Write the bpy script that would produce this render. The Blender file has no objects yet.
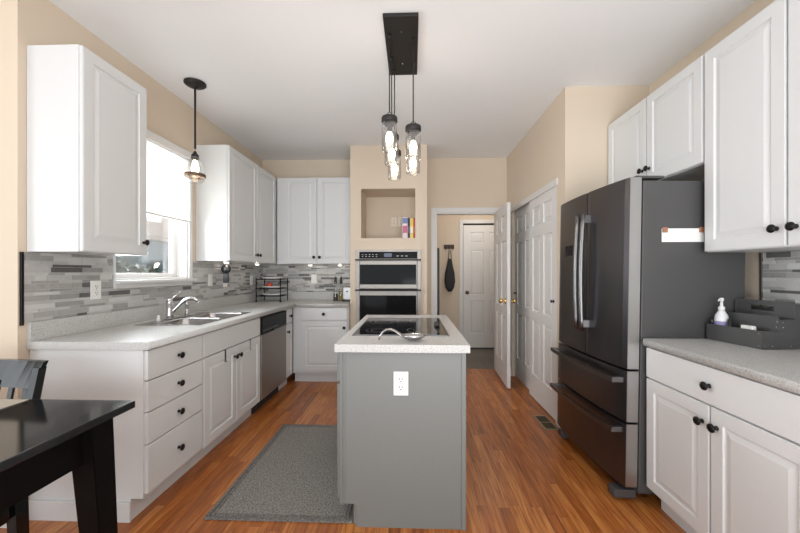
import bpy, bmesh, math, random
from mathutils import Vector, Matrix
random.seed(7)
C = bpy.context.scene.collection
SC = bpy.context.scene

# ------------------------------------------------------------------ camera
CAMH = 1.267
cam = bpy.data.cameras.new('camera'); co = bpy.data.objects.new('camera', cam); C.objects.link(co)
cam.sensor_width = 36; cam.lens = 350 * 36 / 800; cam.shift_y = 6.1 / 800
co.location = (0, 0, CAMH); co.rotation_euler = (math.pi/2, 0, 0.035)
cam.clip_start = .02
SC.camera = co
# ------------------------------------------------------------------ colour management
SC.view_settings.view_transform = 'Standard'; SC.view_settings.look = 'None'
SC.view_settings.exposure = -0.04; SC.view_settings.gamma = 1; SC.view_settings.use_curve_mapping = False
# ------------------------------------------------------------------ world (bright overcast sky)
w = bpy.data.worlds.new('sky'); SC.world = w; w.use_nodes = True
nt = w.node_tree; nt.nodes.clear()
wo = nt.nodes.new('ShaderNodeOutputWorld'); bg = nt.nodes.new('ShaderNodeBackground')
bg.inputs[0].default_value = (.93, .97, 1.0, 1); bg.inputs[1].default_value = 1.5
nt.links.new(bg.outputs[0], wo.inputs[0])
# ------------------------------------------------------------------ lights: daylight through the openings, and added fills
def area(name, loc, rot, sx, sy, power, col=(1,1,1)):
    l = bpy.data.lights.new(name, 'AREA'); l.shape = 'RECTANGLE'; l.size = sx; l.size_y = sy
    l.energy = power; l.color = col
    o = bpy.data.objects.new(name, l); o.location = loc; o.rotation_euler = rot; C.objects.link(o); return o
H = math.pi/2
area('patio_daylight', (-.6, -6.5, .9), (H + .12, 0, 0), 8.0, 4.0, 345, (.86, .94, 1))
area('dining_daylight', (-3.45, -.6, 1.45), (0, -H, 0), 1.9, 2.6, 40, (.90, .96, 1))
area('window_daylight', (-2.30, 2.64, 1.60), (0, -H, 0), .75, .70, 44, (.90, .96, 1))
def point(name, loc, power, col, r=.05):
    l = bpy.data.lights.new(name, 'POINT'); l.energy = power; l.color = col; l.shadow_soft_size = r
    o = bpy.data.objects.new(name, l); o.location = loc; C.objects.link(o); return o
point('added_hall_fill', (1.2, 5.1, 2.2), 11, (1, .95, .88), .1)  # added point light that lifts the hall
area('added_ceiling_fill', (.55, -1.0, .8), (math.pi - .35, 0, 0), 1.6, 1.6, 84, (.90, .96, 1))  # unseen upward fill, added behind the camera to brighten the ceiling

# ------------------------------------------------------------------ materials
def nodes(name):
    m = bpy.data.materials.new(name); m.use_nodes = True
    n = m.node_tree; b = n.nodes['Principled BSDF']; return m, n, b
def N(n, t, **kw):
    x = n.nodes.new('ShaderNode' + t)
    for k, v in kw.items(): setattr(x, k, v)
    return x
def math_(n, op, a, b=None, c=None):
    x = N(n, 'Math', operation=op)
    for i, v in enumerate((a, b, c)):
        if v is None: continue
        if isinstance(v, (int, float)): x.inputs[i].default_value = v
        else: n.links.new(v, x.inputs[i])
    return x.outputs[0]
def M(name, col, rough=.5, metal=0, bump=0, bscale=60, var=0, emit=None, estr=0, spec=None, trans=0, aniso=None):
    m, n, b = nodes(name)
    b.inputs['Roughness'].default_value = rough; b.inputs['Metallic'].default_value = metal
    c = (*col, 1)
    b.inputs['Base Color'].default_value = c
    if spec is not None: b.inputs['Specular IOR Level'].default_value = spec
    if trans: b.inputs['Transmission Weight'].default_value = trans
    if emit: b.inputs['Emission Color'].default_value = (*emit, 1); b.inputs['Emission Strength'].default_value = estr
    tc = N(n, 'TexCoord')
    mp = N(n, 'Mapping'); n.links.new(tc.outputs['Object'], mp.inputs[0])
    if aniso: mp.inputs['Scale'].default_value = aniso
    no = N(n, 'TexNoise'); no.inputs['Scale'].default_value = bscale; n.links.new(mp.outputs[0], no.inputs['Vector'])
    mix = N(n, 'MixRGB'); mix.inputs[1].default_value = c
    mix.inputs[2].default_value = tuple(max(0, x * (1 - (var or .02))) for x in col) + (1,)
    n.links.new(no.outputs[0], mix.inputs[0]); n.links.new(mix.outputs[0], b.inputs['Base Color'])
    if bump:
        bu = N(n, 'Bump'); bu.inputs['Strength'].default_value = bump; bu.inputs['Distance'].default_value = .002
        n.links.new(no.outputs[0], bu.inputs['Height']); n.links.new(bu.outputs[0], b.inputs['Normal'])
    return m
def speckle(name, base, dark, light, scale=260):
    m, n, b = nodes(name); b.inputs['Roughness'].default_value = .38
    tc = N(n, 'TexCoord'); v = N(n, 'TexNoise'); v.inputs['Scale'].default_value = scale; v.inputs['Detail'].default_value = 3
    n.links.new(tc.outputs['Object'], v.inputs['Vector'])
    r = N(n, 'ValToRGB'); e = r.color_ramp.elements
    e[0].position = .36; e[0].color = (*dark, 1); e[1].position = .43; e[1].color = (*base, 1)
    x = e.new(.60); x.color = (*base, 1); x = e.new(.66); x.color = (*light, 1)
    n.links.new(v.outputs[0], r.inputs[0]); n.links.new(r.outputs[0], b.inputs['Base Color']); return m
def wood_floor():
    m, n, b = nodes('oak_floor'); L = n.links
    tc = N(n, 'TexCoord'); s = N(n, 'SeparateXYZ'); L.new(tc.outputs['Object'], s.inputs[0])
    W_, LEN = .058, .85
    xs = math_(n, 'DIVIDE', s.outputs[0], W_); row = math_(n, 'FLOOR', xs); fx = math_(n, 'FRACT', xs)
    wn = N(n, 'TexWhiteNoise', noise_dimensions='1D'); L.new(row, wn.inputs['W'])
    ys = math_(n, 'ADD', math_(n, 'DIVIDE', s.outputs[1], LEN), math_(n, 'MULTIPLY', wn.outputs[0], 7.3))
    pl = math_(n, 'FLOOR', ys); fy = math_(n, 'FRACT', ys)
    cv = N(n, 'CombineXYZ'); L.new(row, cv.inputs[0]); L.new(pl, cv.inputs[1])
    pn = N(n, 'TexWhiteNoise', noise_dimensions='2D'); L.new(cv.outputs[0], pn.inputs['Vector'])
    # grain: noise stretched along the plank, shifted per plank
    g = N(n, 'CombineXYZ')
    L.new(math_(n, 'ADD', math_(n, 'MULTIPLY', s.outputs[0], 55), math_(n, 'MULTIPLY', pn.outputs[0], 90)), g.inputs[0])
    L.new(math_(n, 'MULTIPLY', s.outputs[1], 3.2), g.inputs[1]); L.new(math_(n, 'MULTIPLY', pn.outputs[0], 31), g.inputs[2])
    gn = N(n, 'TexNoise'); gn.inputs['Scale'].default_value = 1; gn.inputs['Detail'].default_value = 5; gn.inputs['Distortion'].default_value = .6
    L.new(g.outputs[0], gn.inputs['Vector'])
    # cathedral figure
    g2 = N(n, 'CombineXYZ')
    L.new(math_(n, 'ADD', math_(n, 'MULTIPLY', s.outputs[0], 14), math_(n, 'MULTIPLY', pn.outputs[0], 40)), g2.inputs[0])
    L.new(math_(n, 'MULTIPLY', s.outputs[1], 1.3), g2.inputs[1])
    n2 = N(n, 'TexNoise'); n2.inputs['Scale'].default_value = 1.; n2.inputs['Detail'].default_value = 1; L.new(g2.outputs[0], n2.inputs['Vector'])
    ring = math_(n, 'PINGPONG', math_(n, 'MULTIPLY', n2.outputs[0], 16), 1)
    ring = math_(n, 'POWER', ring, 3)
    t = math_(n, 'ADD', math_(n, 'MULTIPLY', pn.outputs[0], .30), math_(n, 'MULTIPLY', gn.outputs[0], .78))
    t = math_(n, 'SUBTRACT', t, math_(n, 'MULTIPLY', ring, .15))
    r = N(n, 'ValToRGB'); e = r.color_ramp.elements
    e[0].position = .12; e[0].color = (.15, .038, .008, 1); e[1].position = .86; e[1].color = (.70, .30, .085, 1)
    x = e.new(.48); x.color = (.42, .128, .028, 1)
    L.new(t, r.inputs[0])
    gap = math_(n, 'MAXIMUM', math_(n, 'MAXIMUM', math_(n, 'LESS_THAN', fx, .022), math_(n, 'GREATER_THAN', fx, .985)), math_(n, 'LESS_THAN', fy, .003))
    mx = N(n, 'MixRGB'); mx.inputs[2].default_value = (.10, .035, .012, 1)
    L.new(math_(n, 'MULTIPLY', gap, .75), mx.inputs[0]); L.new(r.outputs[0], mx.inputs[1]); L.new(mx.outputs[0], b.inputs['Base Color'])
    b.inputs['Roughness'].default_value = .30
    bu = N(n, 'Bump'); bu.inputs['Strength'].default_value = .15; bu.inputs['Distance'].default_value = .001
    L.new(math_(n, 'SUBTRACT', gn.outputs[0], gap), bu.inputs['Height']); L.new(bu.outputs[0], b.inputs['Normal'])
    return m
def tile_floor():
    m, n, b = nodes('stone_tile'); tc = N(n, 'TexCoord'); br = N(n, 'TexBrick')
    br.offset = 0; br.inputs['Scale'].default_value = 1; br.inputs['Brick Width'].default_value = .33; br.inputs['Row Height'].default_value = .33
    br.inputs['Mortar Size'].default_value = .004
    br.inputs['Color1'].default_value = (.15, .13, .11, 1); br.inputs['Color2'].default_value = (.19, .165, .14, 1); br.inputs['Mortar'].default_value = (.09, .08, .07, 1)
    n.links.new(tc.outputs['Object'], br.inputs['Vector']); n.links.new(br.outputs[0], b.inputs['Base Color']); b.inputs['Roughness'].default_value = .45; return m
def weave(name, a, c_, rough=.95):
    m, n, b = nodes(name); b.inputs['Roughness'].default_value = rough
    tc = N(n, 'TexCoord'); v = N(n, 'TexVoronoi'); v.inputs['Scale'].default_value = 170; n.links.new(tc.outputs['Object'], v.inputs['Vector'])
    no = N(n, 'TexNoise'); no.inputs['Scale'].default_value = 130; no.inputs['Detail'].default_value = 4; n.links.new(tc.outputs['Object'], no.inputs['Vector'])
    r = N(n, 'ValToRGB'); e = r.color_ramp.elements; e[0].position = .35; e[0].color = (*a, 1); e[1].position = .65; e[1].color = (*c_, 1)
    n.links.new(no.outputs[0], r.inputs[0]); n.links.new(r.outputs[0], b.inputs['Base Color'])
    bu = N(n, 'Bump'); bu.inputs['Strength'].default_value = .6; bu.inputs['Distance'].default_value = .003
    n.links.new(v.outputs[0], bu.inputs['Height']); n.links.new(bu.outputs[0], b.inputs['Normal']); return m
def glass(name, tint=(1, 1, 1), alpha=.12, rough=.02):
    m, n, b = nodes(name); n.nodes.remove(b); out = n.nodes['Material Output']
    t = N(n, 'BsdfTransparent'); t.inputs[0].default_value = (*tint, 1); g = N(n, 'BsdfGlossy'); g.inputs['Roughness'].default_value = rough
    lw = N(n, 'LayerWeight'); lw.inputs[0].default_value = .35
    f = math_(n, 'ADD', math_(n, 'MULTIPLY', lw.outputs['Facing'], .45), alpha * .5)
    mx = N(n, 'MixShader'); n.links.new(f, mx.inputs[0]); n.links.new(t.outputs[0], mx.inputs[1]); n.links.new(g.outputs[0], mx.inputs[2])
    n.links.new(mx.outputs[0], out.inputs[0]); return m

m_wall = M('wall_paint', (.69, .58, .46), .75, bump=.08, bscale=140)
m_ceil = M('ceiling_paint', (.89, .895, .90), .9, bump=.05, bscale=120)
m_white = M('cabinet_white', (.69, .695, .695), .35)
m_trimw = M('trim_white', (.73, .715, .70), .4)
m_doorw = M('door_white', (.74, .72, .70), .4)
m_floor = wood_floor(); m_tile = tile_floor()
m_counter = speckle('counter_speckled', (.55, .545, .53), (.29, .28, .27), (.70, .695, .69), scale=230)
m_black = M('bronze_black', (.012, .011, .011), .38, .6)
m_blkpl = M('black_plastic', (.015, .015, .016), .35)
m_steel = M('brushed_steel', (.36, .335, .31), .5, 1, bump=.05, bscale=30, aniso=(1, 1, 30), var=.1)
m_sink = M('sink_steel', (.46, .45, .45), .22, 1)
m_chrome = M('chrome', (.58, .58, .59), .12, 1)
m_brass = M('brass', (.80, .55, .22), .22, 1)
m_bstain = M('black_stainless', (.145, .14, .148), .28, .95, bump=.03, bscale=25, aniso=(1, 1, 40), var=.12)
m_bside = M('charcoal_enamel', (.075, .073, .073), .42, .1, bump=.06, bscale=300)
m_bedge = M('light_stainless', (.45, .44, .43), .35, 1)
m_bhandle = M('handle_stainless', (.20, .195, .195), .36, 1)
m_oglass = M('oven_black_glass', (.012, .012, .013), .08, 0, spec=.05)
m_ctop = M('cooktop_black_glass', (.010, .010, .012), .06, 0, spec=.45)
m_gray = M('island_gray_paint', (.195, .205, .198), .45)
m_darkin = M('dark_interior', (.03, .028, .026), .8)
m_rug = weave('rug_gray', (.12, .113, .105), (.38, .36, .335))
m_rugb = weave('rug_border', (.10, .095, .09), (.27, .255, .24))
m_twood = M('table_black_wood', (.004, .0035, .0035), .36, bump=.05, bscale=40, aniso=(1, .1, 1), spec=.14)
m_twtop = M('table_top_black', (.012, .012, .013), .10, bump=.01, bscale=40, spec=.6)
m_cwood = M('chair_black_wood', (.005, .006, .007), .10, spec=.38)
m_plate = M('white_plastic', (.86, .85, .82), .35)
m_glass = glass('clear_glass', tint=(.975, .975, .975), alpha=.16); m_wglass = glass('window_glass', alpha=.06)
m_bulb = M('bulb_glow', (1, .95, .85), .5, emit=(1, .86, .66), estr=5)
m_puck = M('puck_lens', (1, .97, .9), .5, emit=(1, .92, .8), estr=5)
m_shade, _n, _b = nodes('shade_fabric'); _b.inputs['Base Color'].default_value = (.9, .9, .89, 1); _b.inputs['Roughness'].default_value = .9
_t = N(_n, 'BsdfTranslucent'); _t.inputs[0].default_value = (.95, .95, .93, 1); _m = N(_n, 'MixShader'); _m.inputs[0].default_value = .55
_n.links.new(_b.outputs[0], _m.inputs[1]); _n.links.new(_t.outputs[0], _m.inputs[2]); _n.links.new(_m.outputs[0], _n.nodes['Material Output'].inputs[0])
m_copper = M('aged_copper', (.17, .10, .06), .45, .7)
m_grille = M('vent_brown', (.16, .12, .08), .5, .6)
m_grout = M('grout', (.58, .57, .55), .9)
tiles = [M('tile_light', (.55, .54, .525), .28, var=.18, bscale=25), M('tile_pearl', (.64, .635, .62), .2, var=.12, bscale=18),
         M('tile_mid', (.38, .375, .365), .4, var=.3, bscale=45), M('tile_stone', (.45, .44, .425), .5, var=.3, bscale=70),
         M('tile_dark', (.15, .147, .143), .3, var=.3, bscale=60)]

# ------------------------------------------------------------------ mesh helpers
LOC = {}
def thing(name, label, cat, loc=(0, 0, 0), group=None):
    o = bpy.data.objects.new(name, None); C.objects.link(o); o.location = loc; o.empty_display_size = .1
    o['label'] = label; o['category'] = cat
    if group: o['group'] = group
    LOC[o] = Vector(loc); return o
def tag(o, label, cat, group=None):
    o['label'] = label; o['category'] = cat
    if group: o['group'] = group
    return o
class MB:
    def __init__(s): s.bm = bmesh.new()
    def _merge(s, b, mi=0):
        bmesh.ops.recalc_face_normals(b, faces=b.faces[:])
        me = bpy.data.meshes.new('t'); b.to_mesh(me); b.free()
        k = len(s.bm.faces); s.bm.from_mesh(me); bpy.data.meshes.remove(me)
        s.bm.faces.ensure_lookup_table()
        if mi:
            for f in s.bm.faces[k:]: f.material_index = mi
    def box(s, x0, x1, y0, y1, z0, z1, bev=0, mi=0, seg=2):
        b = bmesh.new(); bmesh.ops.create_cube(b, size=1)
        for v in b.verts:
            v.co = Vector((x0 + (v.co.x + .5) * (x1 - x0), y0 + (v.co.y + .5) * (y1 - y0), z0 + (v.co.z + .5) * (z1 - z0)))
        if bev: bmesh.ops.bevel(b, geom=b.edges[:], offset=min(bev, .45 * min(abs(x1-x0), abs(y1-y0), abs(z1-z0))), segments=seg, affect='EDGES', profile=.7)
        s._merge(b, mi); return s
    def xbox(s, fn, *a, bev=0, mi=0):   # box in a local frame, mapped by fn
        b = bmesh.new(); bmesh.ops.create_cube(b, size=1); x0, x1, y0, y1, z0, z1 = a
        for v in b.verts: v.co = Vector((x0 + (v.co.x + .5) * (x1 - x0), y0 + (v.co.y + .5) * (y1 - y0), z0 + (v.co.z + .5) * (z1 - z0)))
        if bev: bmesh.ops.bevel(b, geom=b.edges[:], offset=bev, segments=2, affect='EDGES', profile=.7)
        for v in b.verts: v.co = Vector(fn(*v.co))
        s._merge(b, mi); return s
    def prism(s, pts, d0, d1, fn, bev=0, mi=0):   # polygon pts (u,v) extruded n=d0..d1, mapped by fn(u,v,n)
        b = bmesh.new(); lo = [b.verts.new((u, v, d0)) for u, v in pts]; f = b.faces.new(lo)
        r = bmesh.ops.extrude_face_region(b, geom=[f])
        for v in r['geom']:
            if isinstance(v, bmesh.types.BMVert): v.co.z = d1
        if bev: bmesh.ops.bevel(b, geom=b.edges[:], offset=bev, segments=2, affect='EDGES')
        for v in b.verts: v.co = Vector(fn(*v.co))
        s._merge(b, mi); return s
    def tube(s, pts, r, seg=12, mi=0, closed=False, sx=1, sy=1, up=None):
        pts = [Vector(p) for p in pts]; b = bmesh.new(); rings = []; n = len(pts)
        rr = r if isinstance(r, (list, tuple)) else [r] * n
        prev = None
        for i, p in enumerate(pts):
            a = pts[(i - 1) % n] if (closed or i > 0) else p; c = pts[(i + 1) % n] if (closed or i < n - 1) else p
            t = (c - a).normalized()
            if prev is None:
                u = Vector(up) if up else (Vector((0, 0, 1)) if abs(t.z) < .9 else Vector((1, 0, 0)))
            else: u = prev
            u = (u - t * u.dot(t)).normalized(); prev = u; v = t.cross(u)
            rings.append([b.verts.new(p + (u * math.cos(2*math.pi*k/seg) * sx + v * math.sin(2*math.pi*k/seg) * sy) * rr[i]) for k in range(seg)])
        for i in range(n if closed else n - 1):
            A, B = rings[i], rings[(i + 1) % n]
            for k in range(seg): b.faces.new((A[k], A[(k+1) % seg], B[(k+1) % seg], B[k]))
        if not closed: b.faces.new(rings[0]); b.faces.new(rings[-1][::-1])
        for f in b.faces: f.smooth = len(f.verts) == 4
        s._merge(b, mi); return s
    def lathe(s, prof, c, axis='z', seg=24, mi=0, cap=True, fn=None):   # prof: (radius, height)
        b = bmesh.new(); c = Vector(c); rings = []
        for r, h in prof:
            ring = []
            for k in range(seg):
                a = 2*math.pi*k/seg; x, y = r*math.cos(a), r*math.sin(a)
                p = {'z': (x, y, h), 'x': (h, x, y), 'y': (x, h, y), '-x': (-h, x, y), '-y': (x, -h, y)}[axis]
                ring.append(b.verts.new(c + Vector(p)))
            rings.append(ring)
        for A, B in zip(rings, rings[1:]):
            for k in range(seg): f = b.faces.new((A[k], A[(k+1) % seg], B[(k+1) % seg], B[k])); f.smooth = True
        if cap: b.faces.new(rings[0]); b.faces.new(rings[-1][::-1])
        if fn:
            for v in b.verts: v.co = Vector(fn(*v.co))
        s._merge(b, mi); return s
    def panel(s, fn, u0, u1, v0, v1, t, panels, rings, back=None, mi=0):
        """slab with shaped panels. rings: (inset, depth below face)."""
        b = bmesh.new()
        us = sorted({u0, u1, *[p[0] for p in panels], *[p[1] for p in panels]}); vs = sorted({v0, v1, *[p[2] for p in panels], *[p[3] for p in panels]})
        def side(n0, sg):
            for i in range(len(us) - 1):
                for j in range(len(vs) - 1):
                    a, c, d, e = us[i], us[i+1], vs[j], vs[j+1]
                    hit = any(p[0] <= a + 1e-6 and p[1] >= c - 1e-6 and p[2] <= d + 1e-6 and p[3] >= e - 1e-6 for p in panels)
                    if not hit: b.faces.new([b.verts.new(q) for q in ((a, d, n0), (c, d, n0), (c, e, n0), (a, e, n0))])
            for p in panels:
                prev = [b.verts.new(q) for q in ((p[0], p[2], n0), (p[1], p[2], n0), (p[1], p[3], n0), (p[0], p[3], n0))]
                for ins, dp in rings:
                    z = n0 - sg * dp
                    cur = [b.verts.new(q) for q in ((p[0]+ins, p[2]+ins, z), (p[1]-ins, p[2]+ins, z), (p[1]-ins, p[3]-ins, z), (p[0]+ins, p[3]-ins, z))]
                    for k in range(4): b.faces.new((prev[k], prev[(k+1) % 4], cur[(k+1) % 4], cur[k]))
                    prev = cur
                b.faces.new(prev)
        side(t, 1)
        if back: side(0, -1)
        else: b.faces.new([b.verts.new(q) for q in ((u0, v0, 0), (u1, v0, 0), (u1, v1, 0), (u0, v1, 0))])
        for i in range(len(us) - 1):
            for v in (v0, v1): b.faces.new([b.verts.new(q) for q in ((us[i], v, 0), (us[i+1], v, 0), (us[i+1], v, t), (us[i], v, t))])
        for j in range(len(vs) - 1):
            for u in (u0, u1): b.faces.new([b.verts.new(q) for q in ((u, vs[j], 0), (u, vs[j+1], 0), (u, vs[j+1], t), (u, vs[j], t))])
        bmesh.ops.remove_doubles(b, verts=b.verts[:], dist=1e-5)
        for v in b.verts: v.co = Vector(fn(*v.co))
        s._merge(b, mi); return s
    def build(s, name, mats, parent=None, label=None, smooth=False):
        me = bpy.data.meshes.new(name); off = Vector((0, 0, 0))
        if parent is not None:
            off = LOC.get(parent, Vector((0, 0, 0)))
        for v in s.bm.verts: v.co -= off
        if smooth:
            for f in s.bm.faces: f.smooth = True
        s.bm.to_mesh(me); s.bm.free()
        for m in (mats if isinstance(mats, (list, tuple)) else [mats]): me.materials.append(m)
        o = bpy.data.objects.new(name, me); C.objects.link(o)
        if parent is not None: o.parent = parent; LOC[o] = off
        else: LOC[o] = Vector((0, 0, 0))
        if label: o['label'] = label
        return o
def struct(mb, name, mats, parent=None):
    o = mb.build(name, mats, parent)
    if parent is None: o['kind'] = 'structure'
    return o
def F(face, n0):   # frame mapping for a vertical face at plane n0; u = world x or y, v = z, n outward
    return {'+x': lambda u, v, n: (n0 + n, u, v), '-x': lambda u, v, n: (n0 - n, u, v),
            '-y': lambda u, v, n: (u, n0 - n, v), '+y': lambda u, v, n: (u, n0 + n, v)}[face]
def Z(u, v, n): return (u, v, n)

# ------------------------------------------------------------------ room constants
XL, XRW, YB, CE = -1.97, 1.865, 4.54, 2.743
# ------------------------------------------------------------------ structure
struct(MB().box(-3.6, 2.0, -3.1, 4.64, -.05, 0), 'floor', m_floor)
struct(MB().box(-.0, 2.2, 4.645, 6.0, -.05, -.002), 'floor_hall', m_tile)
struct(MB().box(-3.6, 2.0, -3.1, 4.64, CE, CE + .06), 'ceiling', m_ceil)
struct(MB().box(.0, 2.2, 4.645, 6.0, CE, CE + .06), 'ceiling_hall', m_ceil)
# left wall with window opening
WY0, WY1, WZ0, WZ1 = 2.24, 3.0, 1.215, 2.235
b = MB(); x0, x1 = XL - .13, XL
b.box(x0, x1, 1.80, WY0, 0, CE).box(x0, x1, WY1, YB, 0, CE).box(x0, x1, WY0, WY1, 0, WZ0).box(x0, x1, WY0, WY1, WZ1, CE)
wl = struct(b, 'wall_left', m_wall)
struct(MB().box(-3.6, XL, 1.68, 1.80, 0, CE, .0), 'wall_dining', m_wall)
struct(MB().box(-3.7, -3.6, -3.1, -1.9, 0, CE).box(-3.7, -3.6, .7, 1.8, 0, CE).box(-3.7, -3.6, -1.9, .7, 2.4, CE).box(-3.7, -3.6, -1.9, .7, 0, .5), 'wall_dining.001', m_wall)
struct(MB().box(-3.6, -2.7, -3.2, -3.1, 0, CE).box(1.5, 1.97, -3.2, -3.1, 0, CE).box(-2.7, 1.5, -3.2, -3.1, 2.5, CE).box(-2.7, 1.5, -3.2, -3.1, 0, .2), 'wall_rear', m_wall)
b = MB(); b.box(XL - .13, .305, YB, YB + .1, 0, CE).box(1.09, 1.335, YB, YB + .1, 0, CE).box(.305, 1.09, YB, YB + .1, 2.04, CE)
wb = struct(b, 'wall_back', m_wall)
struct(MB().box(XRW, XRW + .11, -3.1, 2.822, 0, CE), 'wall_right', m_wall)
# closet block
b = MB(); CX = 1.213
b.box(CX, XRW + .11, 2.822, 2.91, 0, CE).box(CX, CX + .12, 2.91, 2.98, 0, CE).box(CX, CX + .12, 2.98, 4.33, 2.03, CE).box(CX, CX + .12, 4.33, 4.54, 0, CE)
b.box(XRW, XRW + .11, 2.91, 4.64, 0, CE)
struct(b, 'wall_closet', m_wall)
# oven tower with niche and oven cavity
TX0, TX1, TY = -.722, .17, 4.05
b = MB()
b.box(TX0, -.635, TY, YB, 0, CE).box(.08, TX1, TY, YB, 0, CE)
b.box(-.635, .08, TY, YB, 0, .22).box(-.635, .08, TY, YB, 1.51, 1.668).box(-.635, .08, TY, YB, 2.24, CE)
b.box(-.635, -.595, TY, YB, 1.668, 2.24).box(.035, .08, TY, YB, 1.668, 2.24).box(-.595, .035, 4.51, YB, 1.668, 2.24)
struct(b, 'wall_oven_tower', m_wall)
# hall
struct(MB().box(.10, .20, 4.645, 5.9, 0, CE), 'wall_hall_left', m_wall)
struct(MB().box(.1, 2.2, 5.9, 6.0, 0, CE), 'wall_hall_back', m_wall)
struct(MB().box(2.1, 2.2, 4.645, 5.9, 0, CE), 'wall_hall_right', m_wall)
# baseboards
def baseb(name, fn, u0, u1):
    struct(MB().prism([(0, 0), (.014, 0), (.014, .075), (.008, .095), (0, .10)], u0, u1, fn), name, m_trimw)
baseb('baseboard_left', lambda d, v, u: (u, 1.68 - d, v), -3.6, XL)
baseb('baseboard_right', lambda d, v, u: (CX - d, u, v), 4.345, 4.53)
baseb('baseboard_closet', lambda d, v, u: (CX - d, u, v), 2.822, 2.978)
baseb('baseboard_hall', lambda d, v, u: (u, 5.9 - d, v), .2, .78)
baseb('baseboard_back', lambda d, v, u: (u, YB - d, v), .175, .25)
# doorway casing
def casing(name, fn, u0, u1, zt, wd=.062, th=.016, bottom=0):
    b = MB()
    prof = [(0, 0), (wd, 0), (wd, th), (wd * .8, th), (wd * .25, th * .6), (0, th * .5)]
    b.xbox(fn, u0 - wd, u0, bottom, zt + wd, 0, th, bev=.003).xbox(fn, u1, u1 + wd, bottom, zt + wd, 0, th, bev=.003).xbox(fn, u0, u1, zt, zt + wd, 0, th, bev=.003)
    return struct(b, name, m_trimw)
casing('trim_1', F('-y', YB), .305, 1.09, 2.04)
struct(MB().box(.305, .32, YB, YB + .1, 0, 2.04).box(1.075, 1.09, YB, YB + .1, 0, 2.04).box(.32, 1.075, YB, YB + .1, 2.025, 2.04), 'trim_2', m_trimw)
casing('trim_3', F('-y', 5.9), .85, 1.62, 2.09)
# closet header fascia
struct(MB().box(CX - .012, CX, 2.96, 4.345, 2.0, 2.055, .003), 'trim_4', m_trimw)
# six panel doors
RD = [(.004, .009), (.010, .011), (.018, .011), (.040, .003)]
def six(fn, u0, u1, v0, v1, t=.035, back=True):
    w_ = u1 - u0; st = .11 * w_ / .76; mul = .09 * w_ / .76; pw = (w_ - 2 * st - mul) / 2; h_ = v1 - v0
    rows = [(.115, .385), (.43, .80), (.855, .945)]
    ps = []
    for a, c in rows:
        for k in (0, 1):
            ua = u0 + st + k * (pw + mul); ps.append((ua, ua + pw, v0 + a * h_, v0 + c * h_))
    # second row is split from the first by the lock rail
    return MB().panel(fn, u0, u1, v0, v1, t, ps, RD, back=back)
def doorknob(c, axis, mat, parent, sc=1):
    b = MB(); b.lathe([(.031*sc, 0), (.031*sc, .006*sc), (.012*sc, .012*sc), (.010*sc, .035*sc), (.022*sc, .042*sc), (.028*sc, .053*sc), (.024*sc, .066*sc), (.008*sc, .071*sc)], c, axis)
    return b.build('knob', mat, parent)
# open door: hinge at right jamb, swung ~92 degrees toward us
od = six(lambda u, v, n: (1.098 - n - .05*u, 4.53 - u, v), 0, .70, .012, 2.03)
od = od.build('door_1', m_doorw); od['kind'] = 'structure'
doorknob((1.066 - .035, 4.53 - .635, .955), '-x', m_brass, od); doorknob((1.066, 4.53 - .635, .955), 'x', m_brass, od)
for z in (.25, 1.02, 1.8):
    MB().tube([(1.102, 4.534, z), (1.102, 4.534, z + .09)], .006).build('hinge', m_brass, od)
# far hall door
fd = six(F('-y', 5.895), .853, 1.617, .018, 2.055, t=.02, back=False).build('door_2', m_doorw); fd['kind'] = 'structure'
doorknob((.915, 5.872, .935), '-y', m_copper, fd)
struct(MB().box(.85, 1.62, 5.888, 5.899, 2.06, 2.09), 'dark_gap_strip', m_darkin)  # dark-coloured strip standing in for the shade in the gap above the door
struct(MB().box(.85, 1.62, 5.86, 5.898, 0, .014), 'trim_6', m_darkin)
# closet sliding doors
d3 = six(F('-x', CX + .075), 3.63, 4.33, .012, 2.025, t=.035).build('door_3', m_doorw); d3['kind'] = 'structure'
d4 = six(F('-x', CX + .036), 2.985, 3.68, .012, 2.025, t=.035).build('door_4', m_doorw); d4['kind'] = 'structure'
MB().lathe([(.014, 0), (.014, .004), (.006, .006), (.006, .015), (.014, .02), (.010, .027)], (CX + .001, 3.05, 1.02), '-x', 16).build('finger_pull', m_black, d4)
MB().lathe([(.014, 0), (.014, .004), (.006, .006), (.006, .015), (.014, .02), (.010, .027)], (CX + .04, 4.27, 1.02), '-x', 16).build('finger_pull', m_black, d3)

# ------------------------------------------------------------------ window_1
wn = MB()
for (a, c, d, e) in ((WY0 - .004, WY0, WZ0 - .02, WZ1 + .07), (WY1, WY1 + .045, WZ0 - .02, WZ1 + .07)): wn.box(XL, XL + .018, a, c, d, e, .004)
wn.box(XL, XL + .018, WY0, WY1, WZ1, WZ1 + .07, .004)
wn.box(XL, XL + .016, WY0 - .004, WY1 + .05, WZ0 - .055, WZ0 - .02, .004)
win = wn.build('window_1', m_trimw); win['kind'] = 'structure'
MB().box(XL, XL + .05, WY0 - .006, WY1 + .065, WZ0 - .022, WZ0, .005).build('window_sill', m_trimw, win)
b = MB(); xj = XL - .13
b.box(xj, XL, WY0, WY0 + .014, WZ0, WZ1).box(xj, XL, WY1 - .014, WY1, WZ0, WZ1).box(xj, XL, WY0 + .014, WY1 - .014, WZ0, WZ0 + .014).box(xj, XL, WY0 + .014, WY1 - .014, WZ1 - .014, WZ1)
b.build('window_jamb', m_trimw, win)
b = MB(); xa, xb = XL - .12, XL - .085; ya, yb, za, zb = WY0 + .014, WY1 - .014, WZ0 + .014, WZ1 - .014
b.box(xa, xb, ya, ya + .05, za, zb, .005).box(xa, xb, yb - .05, yb, za, zb, .005).box(xa, xb, ya + .05, yb - .05, za, za + .035, .005).box(xa, xb, ya + .05, yb - .05, zb - .05, zb, .005)
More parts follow.
